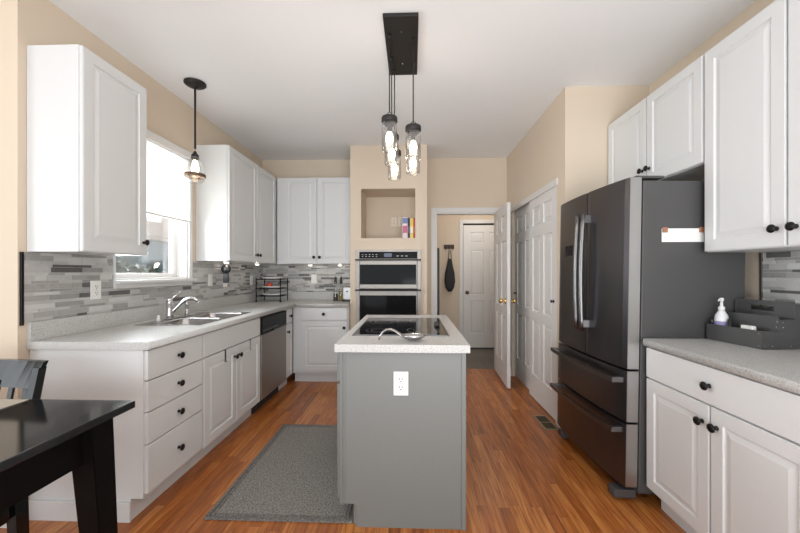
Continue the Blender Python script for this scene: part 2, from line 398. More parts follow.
b.box(xa - .005, xb - .01, ya + .05, yb - .05, 1.73, 1.77, .004)
b.build('window_frame', m_trimw, win)
MB().box(XL - .104, XL - .101, ya + .05, yb - .05, za + .035, zb - .05).build('window_pane', m_wglass, win)
sh = thing('roller_shade', 'white roller shade half drawn over the kitchen window', 'window shade', (XL + .03, 2.64, 1.70))
MB().box(XL + .019, XL + .024, WY0 - .004, WY1 + .03, 1.715, 2.30).build('shade_fabric', m_shade, sh)
MB().box(XL + .019, XL + .045, WY0 - .004, WY1 + .035, 2.245, 2.312, .006).build('headrail', m_trimw, sh)
MB().box(XL + .019, XL + .029, WY0 - .004, WY1 + .03, 1.70, 1.718, .003).build('bottom_bar', m_trimw, sh)

# ------------------------------------------------------------------ mosaic backsplash (parts of their walls)
def mosaic(name, fn, u0, u1, v0, v1, parent, holes=(), seed=1):
    rnd = random.Random(seed); b = MB(); bm = b.bm
    def q(p, mi):
        f = bm.faces.new([bm.verts.new(fn(*x)) for x in p]); f.material_index = mi
    def quadbox(a, c, d, e, n0, n1, mi):
        P = [(a, d), (c, d), (c, e), (a, e)]
        q([(x, y, n1) for x, y in P], mi)
        for k in range(4):
            (xa, ya_), (xb_, yb_) = P[k], P[(k+1) % 4]
            q([(xa, ya_, n0), (xb_, yb_, n0), (xb_, yb_, n1), (xa, ya_, n1)], mi)
    z = v0; g = .0016; rows = []
    pat = [.015, .029, .016, .015, .030, .016, .028]; i = seed
    while z < v1 - .004:
        h_ = pat[i % len(pat)]; i += 1; rows.append((z, min(z + h_, v1))); z += h_
    for (za_, zb_) in rows:
        u = u0 - rnd.random() * .1; tall = zb_ - za_ > .025
        while u < u1:
            L = rnd.choice([.06, .09, .12, .14, .17]); a, c = max(u, u0), min(u + L, u1); u += L
            if c - a < .004: continue
            mi = 1 + rnd.choices(range(5), [.28, .22, .20, .20, .12 if tall else .10])[0]
            th = .006 + rnd.random() * .002
            segs = [(a, c, za_, zb_)]
            for hu0, hu1, hv0, hv1 in holes:
                out = []
                for (p0, p1, r0, r1) in segs:
                    if p1 <= hu0 or p0 >= hu1 or r1 <= hv0 or r0 >= hv1: out.append((p0, p1, r0, r1)); continue
                    if p0 < hu0: out.append((p0, hu0, r0, r1))
                    if p1 > hu1: out.append((hu1, p1, r0, r1))
                    if r0 < hv0: out.append((max(p0, hu0), min(p1, hu1), r0, hv0))
                    if r1 > hv1: out.append((max(p0, hu0), min(p1, hu1), hv1, r1))
                segs = out
            for (p0, p1, r0, r1) in segs:
                if p1 - p0 < .004 or r1 - r0 < .004: continue
                quadbox(p0 + g/2, p1 - g/2, r0 + g/2, r1 - g/2, .003, th, mi)
                quadbox(p0, p1, r0, r1, .0003, .0045, 0)
    bmesh.ops.recalc_face_normals(bm, faces=bm.faces[:])
    return b.build(name, [m_grout] + tiles, parent)
mosaic('tile_backsplash', F('+x', XL), 1.70, 4.532, 1.014, 1.372, wl, holes=[(WY0 - .008, WY1 + .07, WZ0 - .058, 1.5)], seed=3)
mosaic('tile_backsplash', F('-y', YB), XL + .01, TX0, 1.014, 1.372, wb, seed=5)
wr = bpy.data.objects['wall_right']
mosaic('tile_backsplash', F('-x', XRW), .3, 1.925, 1.014, 1.372, wr, seed=9)
MB().box(XL + .0003, XL + .012, 1.688, 1.699, 1.0, 1.372).build('tile_edge_strip', m_black, wl)
MB().box(XRW - .012, XRW - .0003, 1.926, 1.936, .955, 1.372).build('tile_edge_strip', M('edge_steel', (.3, .29, .28), .3, .9), wr)

# ------------------------------------------------------------------ cabinets
CR = [(.003, .007), (.009, .008), (.034, .0015)]
def knobpart(c, axis, parent, sc=1):
    sc *= 1.12
    b = MB(); b.lathe([(.0085*sc, 0), (.0085*sc, .003), (.005*sc, .006), (.0055*sc, .016), (.013*sc, .019), (.0165*sc, .023), (.0155*sc, .028), (.008*sc, .0315)], c, axis, 20)
    return b.build('knob', m_black, parent)
def door(face, n0, u0, u1, v0, v1, parent, knob=None, t=.02, mat=None, sc=1.0, stile=.058, name='door'):
    o = MB().panel(F(face, n0), u0, u1, v0, v1, t - .003, [(u0 + stile, u1 - stile, v0 + stile, v1 - stile)], CR)
    # softly bevelled outer edge
    o.panel(F(face, n0), u0 + .004, u1 - .004, v0 + .004, v1 - .004, t, [(u0 + stile, u1 - stile, v0 + stile, v1 - stile)], CR)
    o = o.build(name, mat or m_white, parent)
    if knob: knobpart(F(face, n0)(knob[0], knob[1], t), face if face[0] == '-' else face[1], o, sc)
    return o
def drawer(face, n0, u0, u1, v0, v1, parent, knob=True, t=.02, mat=None, name='drawer'):
    o = MB(); o.xbox(F(face, n0), u0, u1, v0, v1, 0, t, bev=.005); o = o.build(name, mat or m_white, parent)
    if knob: knobpart(F(face, n0)((u0+u1)/2, (v0+v1)/2, t), face if face[0] == '-' else face[1], o)
    return o
XC = -1.37     # left carcass front (doors reach -1.35)
XW = XL + .002
TK = .115
def base_left(name, label, y0, y1, cat='cabinet', group=None, open_top=False):
    t = thing(name, label, cat, ((XW + XC)/2, (y0+y1)/2, 0), group)
    b = MB().box(XW, XC, y0, y1, TK, .72 if open_top else .874)
    if open_top: b.box(XC - .02, XC, y0, y1, .72, .874).box(XW, XC - .02, y0, y0 + .018, .72, .874).box(XW, XC - .02, y1 - .018, y1, .72, .874)
    b.build('cabinet_body', m_white, t)
    MB().box(XW, XC - .065, y0, y1, 0, TK).build('toe_kick', m_white, t)
    return t
t = base_left('drawer_cabinet', 'white four-drawer base cabinet at the near end of the left counter', 1.735, 2.217, group=None)
for za, zb in ((.714, .868), (.552, .708), (.388, .546), (.135, .382)):
    drawer('+x', XC, 1.742, 2.211, za, zb, t)
MB().box(XW, XC - .06, 1.722, 1.7345, 0, .10, .003).build('end_baseboard', m_white, t)
t = base_left('sink_cabinet', 'white double-door base cabinet under the sink', 2.219, 3.072, open_top=True)
drawer('+x', XC, 2.226, 3.065, .714, .868, t, knob=False, name='false_front')
door('+x', XC, 2.226, 2.643, .125, .706, t, knob=(2.613, .630))
door('+x', XC, 2.648, 3.065, .125, .706, t, knob=(2.678, .630))
t = base_left('corner_base_cabinet', 'narrow white base cabinet between dishwasher and inside corner', 3.70, 3.955)
drawer('+x', XC, 3.706, 3.905, .714, .868, t); door('+x', XC, 3.706, 3.905, .135, .706, t, knob=(3.735, .625), stile=.045)
# dishwasher
t = thing('dishwasher', 'stainless dishwasher with black control panel beside the sink cabinet', 'dishwasher', (-1.66, 3.38, 0))
MB().box(XW + .05, XC - .004, 3.078, 3.694, .10, .866).build('tub', m_darkin, t)
d = MB().box(XC - .003, XC + .026, 3.08, 3.692, .125, .706, .006).build('door', m_steel, t)
cp = MB().box(XC - .003, XC + .03, 3.08, 3.692, .709, .862, .006).build('control_panel', m_oglass, t)
MB().box(XC + .030, XC + .034, 3.10, 3.45, .735, .75, .002).build('button_strip', m_blkpl, cp)
MB().box(XC + .03, XC + .042, 3.33, 3.66, .712, .728, .005).build('door_handle', m_blkpl, t)
MB().box(XW + .1, XC - .06, 3.08, 3.692, 0, .10).build('toe_kick', m_darkin, t)
# back base cabinet
t = thing('back_base_cabinet', 'white base cabinet with one drawer and door beside the oven tower', 'cabinet', (-1.05, 4.25, 0))
YC = 3.975
MB().box(XC + .002, TX0 - .003, YC, YB - .002, TK, .874).build('cabinet_body', m_white, t)
MB().box(XC + .002, TX0 - .003, YC + .065, YB - .002, 0, TK).build('toe_kick', m_white, t)
drawer('-y', YC, -1.272, -.742, .722, .868, t)
door('-y', YC, -1.272, -.742, .145, .714, t, knob=(-.772, .64))
# countertop left (L shape) with lip
ct = thing('countertop', 'speckled light laminate L-shaped countertop along the left and back walls', 'countertop', (-1.65, 2.6, .876))
def rim(b, pts, zt, th=.038): pass
b = MB()
YE, SX0, SX1, SY0, SY1 = 1.722, -1.845, -1.435, 2.285, 3.035
XF = -1.335; YF = 3.94
for bx in ((XL + .001, XF, YE, SY0), (XL + .001, XF, SY1, YB - .001), (XL + .001, SX0, SY0, SY1), (SX1, XF, SY0, SY1), (XF, TX0 - .001, YF, YB - .001)):
    b.box(*bx, .876, .914)
b.build('counter_slab', m_counter, ct)
b = MB(); b.tube([(XF, YE + .004, .895), (XF, YF, .895)], .019, 16, sx=1, sy=.35, up=(0, 0, 1)).build('edge_nosing', m_counter, ct)
b = MB(); b.tube([(XF, YF, .895), (TX0 - .004, YF, .895)], .019, 16, sx=1, sy=.35, up=(0, 0, 1)).build('edge_nosing', m_counter, ct)
MB().box(XL + .001, XL + .021, YE, YB - .001, .914, 1.013, .003).box(XL + .021, TX0 - .001, YB - .021, YB - .001, .914, 1.013, .003).build('backsplash_lip', m_counter, ct)
# sink
s = thing('sink', 'double bowl stainless steel sink set into the left countertop', 'sink', (-1.63, 2.66, .914))
def bowl(x0, x1, y0, y1, zt, zb):
    bm = MB(); b_ = bmesh.new()
    def ring(i, z, r, n=5):
        pts = []
        for cx, cy, a0 in ((x1-i-r, y1-i-r, 0), (x0+i+r, y1-i-r, 90), (x0+i+r, y0+i+r, 180), (x1-i-r, y0+i+r, 270)):
            for k in range(n): a = math.radians(a0 + 90*k/(n-1)); pts.append(b_.verts.new((cx + r*math.cos(a), cy + r*math.sin(a), z)))
        return pts
    R = [ring(-.012, zt, .06), ring(0, zt, .05), ring(.004, zt-.01, .05), ring(.012, zb+.03, .05), ring(.035, zb, .04)]
    for A, B in zip(R, R[1:]):
        for k in range(len(A)): f = b_.faces.new((A[k], A[(k+1) % len(A)], B[(k+1) % len(A)], B[k])); f.smooth = True
    b_.faces.new(R[-1])
    bm._merge(b_); return bm
bowl(-1.765, -1.455, 2.315, 2.640, .918, .74).build('basin', m_sink, s)
bowl(-1.765, -1.455, 2.680, 3.005, .918, .74).build('basin', m_sink, s)
b = MB(); b.box(-1.858, -1.777, 2.272, 3.048, .914, .9185, .002).box(-1.443, -1.422, 2.272, 3.048, .914, .9185, .002).box(-1.777, -1.443, 2.272, 2.303, .914, .9185, .002).box(-1.777, -1.443, 3.017, 3.048, .914, .9185, .002).box(-1.777, -1.443, 2.652, 2.668, .914, .9185, .001)
b.build('rim', m_sink, s)
for y in (2.48, 2.84): MB().lathe([(.038, .741), (.038, .744), (.03, .744), (.028, .742)], (-1.61, y, 0)).build('drain', m_chrome, s)
f_ = thing('faucet', 'chrome single-lever kitchen faucet behind the sink', 'faucet', (-1.82, 2.66, .9185))
MB().box(-1.845, -1.792, 2.54, 2.80, .9187, .928, .006).build('base_plate', m_chrome, f_)
MB().lathe([(.026, .928), (.026, .95), (.021, .97), (.021, 1.03), (.024, 1.04), (.02, 1.06), (.006, 1.07)], (-1.82, 2.565, 0)).build('faucet_body', m_chrome, f_)
sp = [(-1.81, 2.565, .955), (-1.795, 2.58, .99), (-1.765, 2.60, 1.03), (-1.735, 2.615, 1.058), (-1.70, 2.625, 1.070), (-1.665, 2.63, 1.064), (-1.64, 2.635, 1.045)]
MB().tube(sp, [.014, .014, .014, .013, .013, .013, .015], 14).build('spout', m_chrome, f_)
MB().tube([(-1.82, 2.565, 1.055), (-1.81, 2.61, 1.085), (-1.80, 2.66, 1.118)], [.007, .006, .008], 10).build('lever', m_chrome, f_)
ss = MB().lathe([(.017, .928), (.015, .945), (.010, .955), (.012, .985), (.017, 1.01), (.017, 1.03), (.008, 1.035)], (-1.815, 2.76, 0))
ss.build('side_sprayer', m_chrome, f_)
MB().lathe([(.013, .9187), (.013, .94), (.009, .945), (.009, .96)], (-1.82, 2.45, 0), seg=16).build('soap_dispenser', m_plate, f_)
# over-door hooks
for (y, lb) in ((2.48, 'small chrome over-door hook on the left door under the sink'), (2.87, 'small chrome over-door hook on the right door under the sink')):
    b = MB(); b.box(XC + .0205, XC + .0235, y - .010, y + .010, .622, .711).box(XC + .0235, XC + .035, y - .010, y + .010, .622, .626)
    b.box(XC + .002, XC + .0235, y - .010, y + .010, .7075, .711)
    tag(b.build('over_door_hook', m_chrome), lb, 'hook', 'over-door hooks on the sink doors')

# upper cabinets
UZ0, UZ1 = 1.374, 2.428
UXF = XL + .275   # carcass front; door face -1.66
def puck(x, y, parent):
    b = MB(); b.lathe([(.03, 0), (.03, -.012), (.026, -.014)], (x, y, UZ0 - .0005)); p = b.build('light_housing', m_plate, parent)
    MB().lathe([(.022, -.0145), (.018, -.022)], (x, y, UZ0)).build('light_lens', m_puck, p)
t = thing('upper_cabinet', 'tall white single-door wall cabinet near the left wall end, left of the window', 'cabinet', (-1.83, 1.92, UZ0))
MB().box(XW, UXF, 1.720, 2.16, UZ0, UZ1, .002).build('cabinet_body', m_white, t)
door('+x', UXF, 1.725, 2.155, UZ0 + .004, UZ1 - .004, t, knob=(2.125, 1.453))
t = thing('upper_cabinet', 'white two-door wall cabinet right of the window in the corner', 'cabinet', (-1.83, 3.7, UZ0))
MB().box(XW, (UXF + .015), 3.118, YB - .002, UZ0, UZ1, .002).build('cabinet_body', m_white, t)
door('+x', (UXF + .015), 3.125, 3.69, UZ0 + .004, UZ1 - .004, t, knob=(3.66, 1.453))
door('+x', (UXF + .015), 3.70, 4.20, UZ0 + .004, UZ1 - .004, t, knob=(3.73, 1.453))
puck(-1.74, 3.22, t); puck(-1.74, 3.87, t)
t = thing('upper_cabinet', 'white two-door wall cabinet on the back wall beside the oven tower', 'cabinet', (-1.2, 4.38, UZ0))
YU = 4.245
MB().box(UXF + .037, TX0 - .003, YU, YB - .002, UZ0, UZ1, .002).build('cabinet_body', m_white, t)
door('-y', YU, -1.566, -1.163, UZ0 + .004, UZ1 - .004, t, knob=(-1.195, 1.453))
door('-y', YU, -1.157, -.752, UZ0 + .004, UZ1 - .004, t, knob=(-1.125, 1.453))
puck(-1.27, 4.32, t); puck(-.90, 4.32, t)
# right uppers
RXF = 1.56   # carcass front (door faces at 1.54)
t = thing('upper_cabinet', 'tall white two-door wall cabinet on the right wall above the gray tray', 'cabinet', (1.7, 1.5, UZ0))
MB().box(RXF, XRW - .002, 1.085, 1.908, UZ0, UZ1, .002).build('cabinet_body', m_white, t)
door('-x', RXF, 1.500, 1.903, UZ0 + .004, UZ1 - .004, t, knob=(1.534, 1.453))
door('-x', RXF, 1.090, 1.492, UZ0 + .004, UZ1 - .004, t, knob=(1.459, 1.453))
t = thing('upper_cabinet', 'tall white wall cabinet on the right wall nearest the viewer', 'cabinet', (1.7, .8, UZ0))
MB().box(RXF, XRW - .002, .25, 1.082, UZ0, UZ1, .002).build('cabinet_body', m_white, t)
door('-x', RXF, .665, 1.077, UZ0 + .004, UZ1 - .004, t, knob=(.70, 1.453)); door('-x', RXF, .255, .657, UZ0 + .004, UZ1 - .004, t, knob=(.62, 1.453))
t = thing('upper_cabinet', 'short white two-door wall cabinet above the refrigerator', 'cabinet', (1.7, 2.35, 1.85))
MB().box(RXF, XRW - .002, 1.911, 2.818, 1.85, UZ1, .002).build('cabinet_body', [m_white], t)
door('-x', RXF, 1.916, 2.36, 1.853, UZ1 - .004, t, knob=(2.332, 1.945)); door('-x', RXF, 2.368, 2.812, 1.853, UZ1 - .004, t, knob=(2.397, 1.945))
# right base
RB = 1.27
def base_right(label, y0, y1):
    t = thing('base_cabinet', label, 'cabinet', (1.56, (y0+y1)/2, 0))
    MB().box(RB, XRW - .002, y0, y1, TK, .874).build('cabinet_body', m_white, t)
    MB().box(RB + .065, XRW - .002, y0, y1, 0, TK).build('toe_kick', m_white, t)
    drawer('-x', RB, y0 + .008, y1 - .008, .712, .868, t)
    ym = (y0 + y1) / 2
    door('-x', RB, y0 + .008, ym - .004, .125, .704, t, knob=(ym - .036, .628)); door('-x', RB, ym + .004, y1 - .008, .125, .704, t, knob=(ym + .036, .628))
base_right('white base cabinet with drawer and two doors beside the refrigerator', 1.11, 1.925)
base_right('white base cabinet on the right nearest the viewer', .29, 1.108)
cr = thing('countertop', 'speckled light laminate countertop on the right beside the refrigerator', 'countertop', (1.55, 1.1, .876))
b = MB(); b.box(1.241, XRW - .001, .28, 1.928, .876, .914, .004).build('counter_slab', m_counter, cr)
b = MB(); b.tube([(1.241, .28, .895), (1.241, 1.921, .895)], .019, 16, sx=1, sy=.35, up=(0, 0, 1)).build('edge_nosing', m_counter, cr)
MB().box(XRW - .021, XRW - .001, .28, 1.928, .914, 1.013, .003).build('backsplash_lip', m_counter, cr)

# ------------------------------------------------------------------ wall oven (combination)
t = thing('wall_oven', 'stainless combination microwave and wall oven built into the tower', 'oven', (-.277, 4.05, .25))
OX0, OX1 = -.655, .101
MB().box(-.63, .075, 4.052, 4.50, .225, 1.505).build('oven_body', m_darkin, t)
b = MB(); y0 = TY - .022
b.box(OX0, -.612, y0, TY - .001, .24, 1.53, .003).box(.058, OX1, y0, TY - .001, .24, 1.53, .003).box(-.612, .058, y0, TY - .001, 1.507, 1.53, .003).box(-.612, .058, y0, TY - .001, .24, .28, .003)
b.build('trim_frame', m_steel, t)
cp = MB().box(-.608, .054, TY - .03, TY - .002, 1.432, 1.503, .003).build('control_panel', m_oglass, t)
MB().box(-.325, -.235, TY - .0312, TY - .030, 1.447, 1.490).build('display', M('display_dark', (.01, .01, .03), .1, emit=(.05, .07, .25), estr=.15), cp)
for i in range(5):
    for j in range(2): MB().box(-.58 + i*.04, -.565 + i*.04, TY - .0308, TY - .030, 1.450 + j*.022, 1.454 + j*.022).build('button_mark', m_plate, cp)
for i in range(3): MB().box(-.18 + i*.05, -.155 + i*.05, TY - .0308, TY - .030, 1.455, 1.461).build('button_mark', m_plate, cp)
def ovendoor(za, zb, ga, gb, hz):
    d = MB().box(-.608, .054, TY - .034, TY - .003, za, zb, .004).build('oven_door', m_steel, t)
    MB().box(-.604, .045, TY - .037, TY - .0345, ga, gb, .001).build('oven_glass', m_oglass, d)
    MB().box(-.655, .101, TY - .078, TY - .064, hz - .008, hz + .008, .005).box(-.64, -.62, TY - .066, TY - .022, hz - .007, hz + .007, .002).box(.066, .086, TY - .066, TY - .022, hz - .007, hz + .007, .002).build('door_handle', m_black, d)
ovendoor(1.082, 1.428, 1.130, 1.360, 1.412)
ovendoor(.30, 1.055, .42, 1.005, 1.066)

# niche contents
for i, (xa, xb, h_, dp, cols, lb) in enumerate((
    (-.113, -.055, .245, .19, [(.75, .62, .66), (.55, .12, .22), (.15, .22, .45)], 'thick pink and white patterned book, leftmost in the wall niche'),
    (-.052, -.028, .235, .20, [(.02, .02, .04), (.10, .12, .2), (.02, .02, .04)], 'dark navy book beside the pink patterned one in the niche'),
    (-.025, .010, .228, .19, [(.80, .62, .15), (.82, .80, .72), (.75, .55, .08)], 'yellow and white spined book in the niche'),
    (.013, .032, .236, .20, [(.50, .06, .03), (.55, .2, .03), (.50, .06, .03)], 'slim red book, rightmost in the niche'))):
    tb = thing('book', lb, 'book', ((xa+xb)/2, 4.17, 1.668), 'books in the wall niche')
    mc = [M('book_%d_%d' % (i, k), c, .5) for k, c in enumerate(cols)]
    z0, z1 = 1.669, 1.669 + h_
    b = MB(); b.box(xa, xb, 4.075, 4.079, z0, z1, .001).box(xa, xa + .003, 4.079, 4.079 + dp, z0, z1).box(xb - .003, xb, 4.079, 4.079 + dp, z0, z1); b.build('cover', mc[0], tb)
    MB().box(xa + .003, xb - .003, 4.0795, 4.075 + dp, z0 + .004, z1 - .004).build('pages', m_plate, tb)
    b = MB(); b.box(xa + .001, xb - .001, 4.0738, 4.075, z1 - .075, z1 - .012)
    b.build('spine_band', mc[2], tb)
    MB().box(xa + .004, xb - .004, 4.0738, 4.075, z0 + .06, z1 - .10).build('spine_title', mc[1], tb)
def outlet(name, label, fn, u, v, kind='duplex', wd=.07, ht=.115, mat=None, cat='outlet', group=None):
    o = MB(); o.xbox(fn, u - wd/2, u + wd/2, v - ht/2, v + ht/2, 0, .006, bev=.0025); o = o.build(name, mat or m_plate); tag(o, label, cat, group)
    if kind == 'duplex':
        for dv in (-.020, .020):
            r = MB(); r.prism([(u + .0165*math.cos(a), v + dv + .0145*math.sin(a)*1.0) for a in [2*math.pi*k/16 for k in range(16)]], .006, .0085, fn); r = r.build('receptacle', mat or m_plate, o)
            b = MB(); b.xbox(fn, u - .0085, u - .0055, v + dv - .001, v + dv + .008, .0085, .0089).xbox(fn, u + .0055, u + .0085, v + dv - .001, v + dv + .007, .0085, .0089).xbox(fn, u - .003, u + .003, v + dv - .011, v + dv - .006, .0085, .0089)
            b.build('slot', m_darkin, r)
        MB().xbox(fn, u - .002, u + .002, v - .002, v + .002, .006, .0075).build('screw', m_steel, o)
    else:
        MB().xbox(fn, u - .016, u + .016, v - .033, v + .033, .006, .009, bev=.002).build('rocker', mat or m_plate, o)
    return o
m_beige = M('beige_plastic', (.80, .70, .58), .4)
outlet('wall_outlet', 'beige wall outlet at the back of the niche, left one of the pair', F('-y', 4.51), -.235, 1.918, mat=m_beige)
outlet('wall_outlet', 'beige wall outlet at the back of the niche, right one beside the books', F('-y', 4.51), -.145, 1.918, mat=m_beige)
outlet('wall_outlet', 'white outlet on the mosaic tile left of the window', F('+x', XL + .0085), 2.10, 1.16)
outlet('light_switch', 'white rocker switch on the left mosaic tile just right of the window', F('+x', XL + .0085), 3.33, 1.195, 'rocker', cat='switch')
outlet('wall_outlet', 'white outlet on the left mosaic tile behind the hanging black gadget', F('+x', XL + .0085), 3.60, 1.175)
outlet('light_switch', 'white rocker switch on the left mosaic tile beside the wire shelf', F('+x', XL + .0085), 4.20, 1.17, 'rocker', cat='switch')
outlet('wall_outlet', 'white outlet on the back mosaic tile between corner shelf and oil bottle', F('-y', YB - .0085), -1.283, 1.185, 'rocker')

# ------------------------------------------------------------------ island
IX0, IX1, IY0, IY1 = -.380, .260, 1.735, 2.885
t = thing('island_cabinet', 'gray painted kitchen island cabinet under the cooktop', 'kitchen island', (-.05, 2.3, 0))
IC = IX0 + .02
fnI = F('-y', IY0)
b = MB(); b.box(IC, IX1 - .002, IY0 + .02, IY1, TK, .874).build('cabinet_body', m_gray, t)
MB().box(IC + .065, IX1 - .002, IY0 + .02, IY1, 0, TK).build('toe_kick', m_gray, t)
b = MB(); b.prism([(IC, TK), (IC + .082, TK), (IC + .082, 0), (IX1, 0), (IX1, .874), (IC, .874)], 0, .019, lambda u, v, n: (u, IY0 + n, v)); b.build('end_panel', m_gray, t)
b = MB(); b.xbox(fnI, IX1 - .018, IX1 + .004, 0, .874, 0, .006, bev=.002).xbox(fnI, IC, IC + .012, TK, .874, 0, .005, bev=.002).xbox(fnI, IC + .020, IC + .026, TK, .874, 0, .004, bev=.0015)
b.build('corner_trim', m_gray, t)
ysp = [(IY0 + .025, 2.10), (2.105, 2.50), (2.505, IY1 - .005)]
for a, c in ysp:
    drawer('-x', IC, a, c, .714, .868, t, mat=m_gray); door('-x', IC, a, c, .125, .706, t, knob=(c - .035, .63), mat=m_gray)
# countertop of island
ic = thing('island_countertop', 'speckled light countertop on the gray island around the cooktop', 'countertop', (-.05, 2.3, .876))
AX0, AX1, AY0, AY1 = -.382, .281, 1.708, 2.915
GX0, GX1, GY0, GY1 = -.335, .205, 1.945, 2.685
b = MB(); bb = bmesh.new()
h0 = GX0 + .012, GX1 - .012, GY0 + .012, GY1 - .012
b.panel(lambda u, v, n: (u, v, .876 + n), AX0, AX1, AY0, AY1, .038, [(h0[0], h0[1], h0[2], h0[3])], [(0, .038)])
b.build('counter_slab', m_counter, ic)
ck = thing('cooktop', 'black glass electric cooktop with steel rim on the island', 'cooktop', (-.065, 2.3, .914))
MB().box(GX0 + .006, GX1 - .006, GY0 + .006, GY1 - .006, .9145, .9195, .001).build('glass_surface', m_ctop, ck)
b = MB(); b.box(GX0, GX0 + .006, GY0, GY1, .9142, .9205, .001).box(GX1 - .006, GX1, GY0, GY1, .9142, .9205, .001).box(GX0 + .006, GX1 - .006, GY0, GY0 + .006, .9142, .9205, .001).box(GX0 + .006, GX1 - .006, GY1 - .006, GY1, .9142, .9205, .001)
b.build('rim', m_bhandle, ck)
m_ring = M('burner_ring', (.10, .10, .10), .3)
for (x, y, r) in ((-.20, 2.10, .075), (.07, 2.12, .10), (-.20, 2.47, .10), (.06, 2.50, .075)):
    for q in (r, r * .6): MB().lathe([(q, .9196), (q, .9198), (q + .003, .9198), (q + .003, .9196)], (x, y, 0), seg=40, cap=False).build('burner_ring', m_ring, ck)
for y in (2.24, 2.28, 2.32, 2.36): MB().lathe([(.014, .9196), (.014, .936), (.009, .939)], (.16, y, 0), seg=18).build('control_knob', m_blkpl, ck)
# island outlet
outlet('wall_outlet', 'white duplex outlet on the front of the gray island', F('-y', IY0), -.056, .718, wd=.073, ht=.118)
# spoon rest: big steel ladle-shaped rest
t = thing('spoon_rest', 'silver ladle-shaped spoon rest on the island in front of the cooktop', 'spoon rest', (-.05, 1.80, .914))
b = MB(); bmx = bmesh.new(); prof = [(0, .004), (.35, .005), (.65, .012), (.85, .022), (1, .034), (.94, .034), (.8, .024), (.6, .014), (.3, .008), (0, .007)]
rings = []
for r, z in prof:
    rings.append([bmx.verts.new((.004 + .062*r*math.cos(2*math.pi*k/28) * (1.12 if math.cos(2*math.pi*k/28) > 0 else 1), 1.80 + .046*r*math.sin(2*math.pi*k/28), .9145 + z)) for k in range(28)])
for A, B in zip(rings, rings[1:]):
    for k in range(28): f = bmx.faces.new((A[k], A[(k+1) % 28], B[(k+1) % 28], B[k])); f.smooth = True
bmesh.ops.remove_doubles(bmx, verts=bmx.verts[:], dist=1e-5)
b._merge(bmx); b.build('bowl', m_sink, t)
P = [(-.046, 1.80, .938), (-.064, 1.80, .950), (-.086, 1.80, .966), (-.110, 1.80, .976), (-.134, 1.80, .974), (-.153, 1.80, .960), (-.166, 1.80, .940), (-.172, 1.80, .921)]
MB().tube(P, [.014, .012, .010, .0095, .009, .009, .009, .008], 10, sx=.6, sy=1.5).build('handle', m_sink, t)

# ------------------------------------------------------------------ rug
t = thing('rug', 'gray woven runner rug on the wood floor beside the island', 'rug', (-.68, 2.3, 0))
RX0, RX1, RY0, RY1 = -1.07, -.30, 1.755, 2.87
MB().box(RX0 + .045, RX1 - .045, RY0 + .045, RY1 - .045, .001, .0085, .002).build('rug_field', m_rug, t)
b = MB()
for k, (i0, i1) in enumerate(((0, .020), (.024, .044))):
    b.box(RX0 + i0, RX1 - i0, RY0 + i0, RY0 + i1, .001, .0095, .003).box(RX0 + i0, RX1 - i0, RY1 - i1, RY1 - i0, .001, .0095, .003)
    b.box(RX0 + i0, RX0 + i1, RY0 + i1, RY1 - i1, .001, .0095, .003).box(RX1 - i1, RX1 - i0, RY0 + i1, RY1 - i1, .001, .0095, .003)
b.build('rug_border', m_rugb, t)

# ------------------------------------------------------------------ refrigerator
FY0, FY1 = 1.940, 2.745
fr = thing('refrigerator', 'black stainless french door refrigerator with two bottom drawers', 'refrigerator', (1.77, 2.35, 0))
def fx(y):   # bowed front
    s_ = (y - FY0) / (FY1 - FY0); return 1.148 - .033 * s_ - .024 * (1 - (2*s_ - 1)**2)
BX = 1.222
MB().box(BX, 1.765, FY0, FY1, .06, 1.758, .006).build('fridge_body', m_bside, fr)
def bowed(y0, y1, z0, z1, th_to=BX - .008, n=12, rnd=.012):
    bm = MB(); b_ = bmesh.new(); A = []
    ys = [y0 + (y1 - y0) * k / n for k in range(n + 1)]
    pts = [(fx(y), y) for y in ys]
    pts[0] = (pts[0][0] + rnd * .3, pts[0][1]); pts[-1] = (pts[-1][0] + rnd * .3, pts[-1][1])
    poly = pts + [(th_to, y1), (th_to, y0)]
    bm.prism(poly, z0, z1, Z, 0)
    return bm
YM = 2.315
def fdoor(name, y0, y1, z0, z1, edge):
    d = bowed(y0, y1, z0, z1).build(name, m_bstain, fr)
    return d
dn = fdoor('left_door', FY0, YM - .003, .735, 1.774, 1); df = fdoor('right_door', YM + .003, FY1, .735, 1.774, 0)
d1 = fdoor('upper_drawer', FY0, FY1, .447, .722, 1); d2 = fdoor('lower_drawer', FY0, FY1, .095, .434, 1)
for d, (za, zb) in ((dn, (.735, 1.774)), (d1, (.447, .722)), (d2, (.095, .434))):
    MB().box(fx(FY0) + .006, BX - .009, FY0 - .0022, FY0 - .0003, za, zb).build('door_edge', m_bedge, d)
# hinge covers, dark gaskets, foot grille
MB().box(BX - .03, BX + .12, FY0 + .01, FY0 + .10, 1.7745, 1.788, .005).build('hinge_cover', m_bside, fr)
MB().box(BX - .03, BX + .12, FY1 - .10, FY1 - .01, 1.7745, 1.788, .005).build('hinge_cover', m_bside, fr)
MB().box(BX - .008, BX - .0005, FY0 + .008, FY1 - .008, .11, 1.76).build('gasket', m_darkin, fr)
MB().box(1.115, 1.235, FY0 + .035, FY0 + .10, .012, .058, .006).build('foot', m_bside, fr)
MB().box(1.125, 1.40, FY1 - .07, FY1 - .002, .012, .058, .006).build('foot', m_bside, fr)
MB().box(1.20, 1.24, FY0 + .105, FY1 - .075, .015, .059, .003).build('kick_grille', m_blkpl, fr)
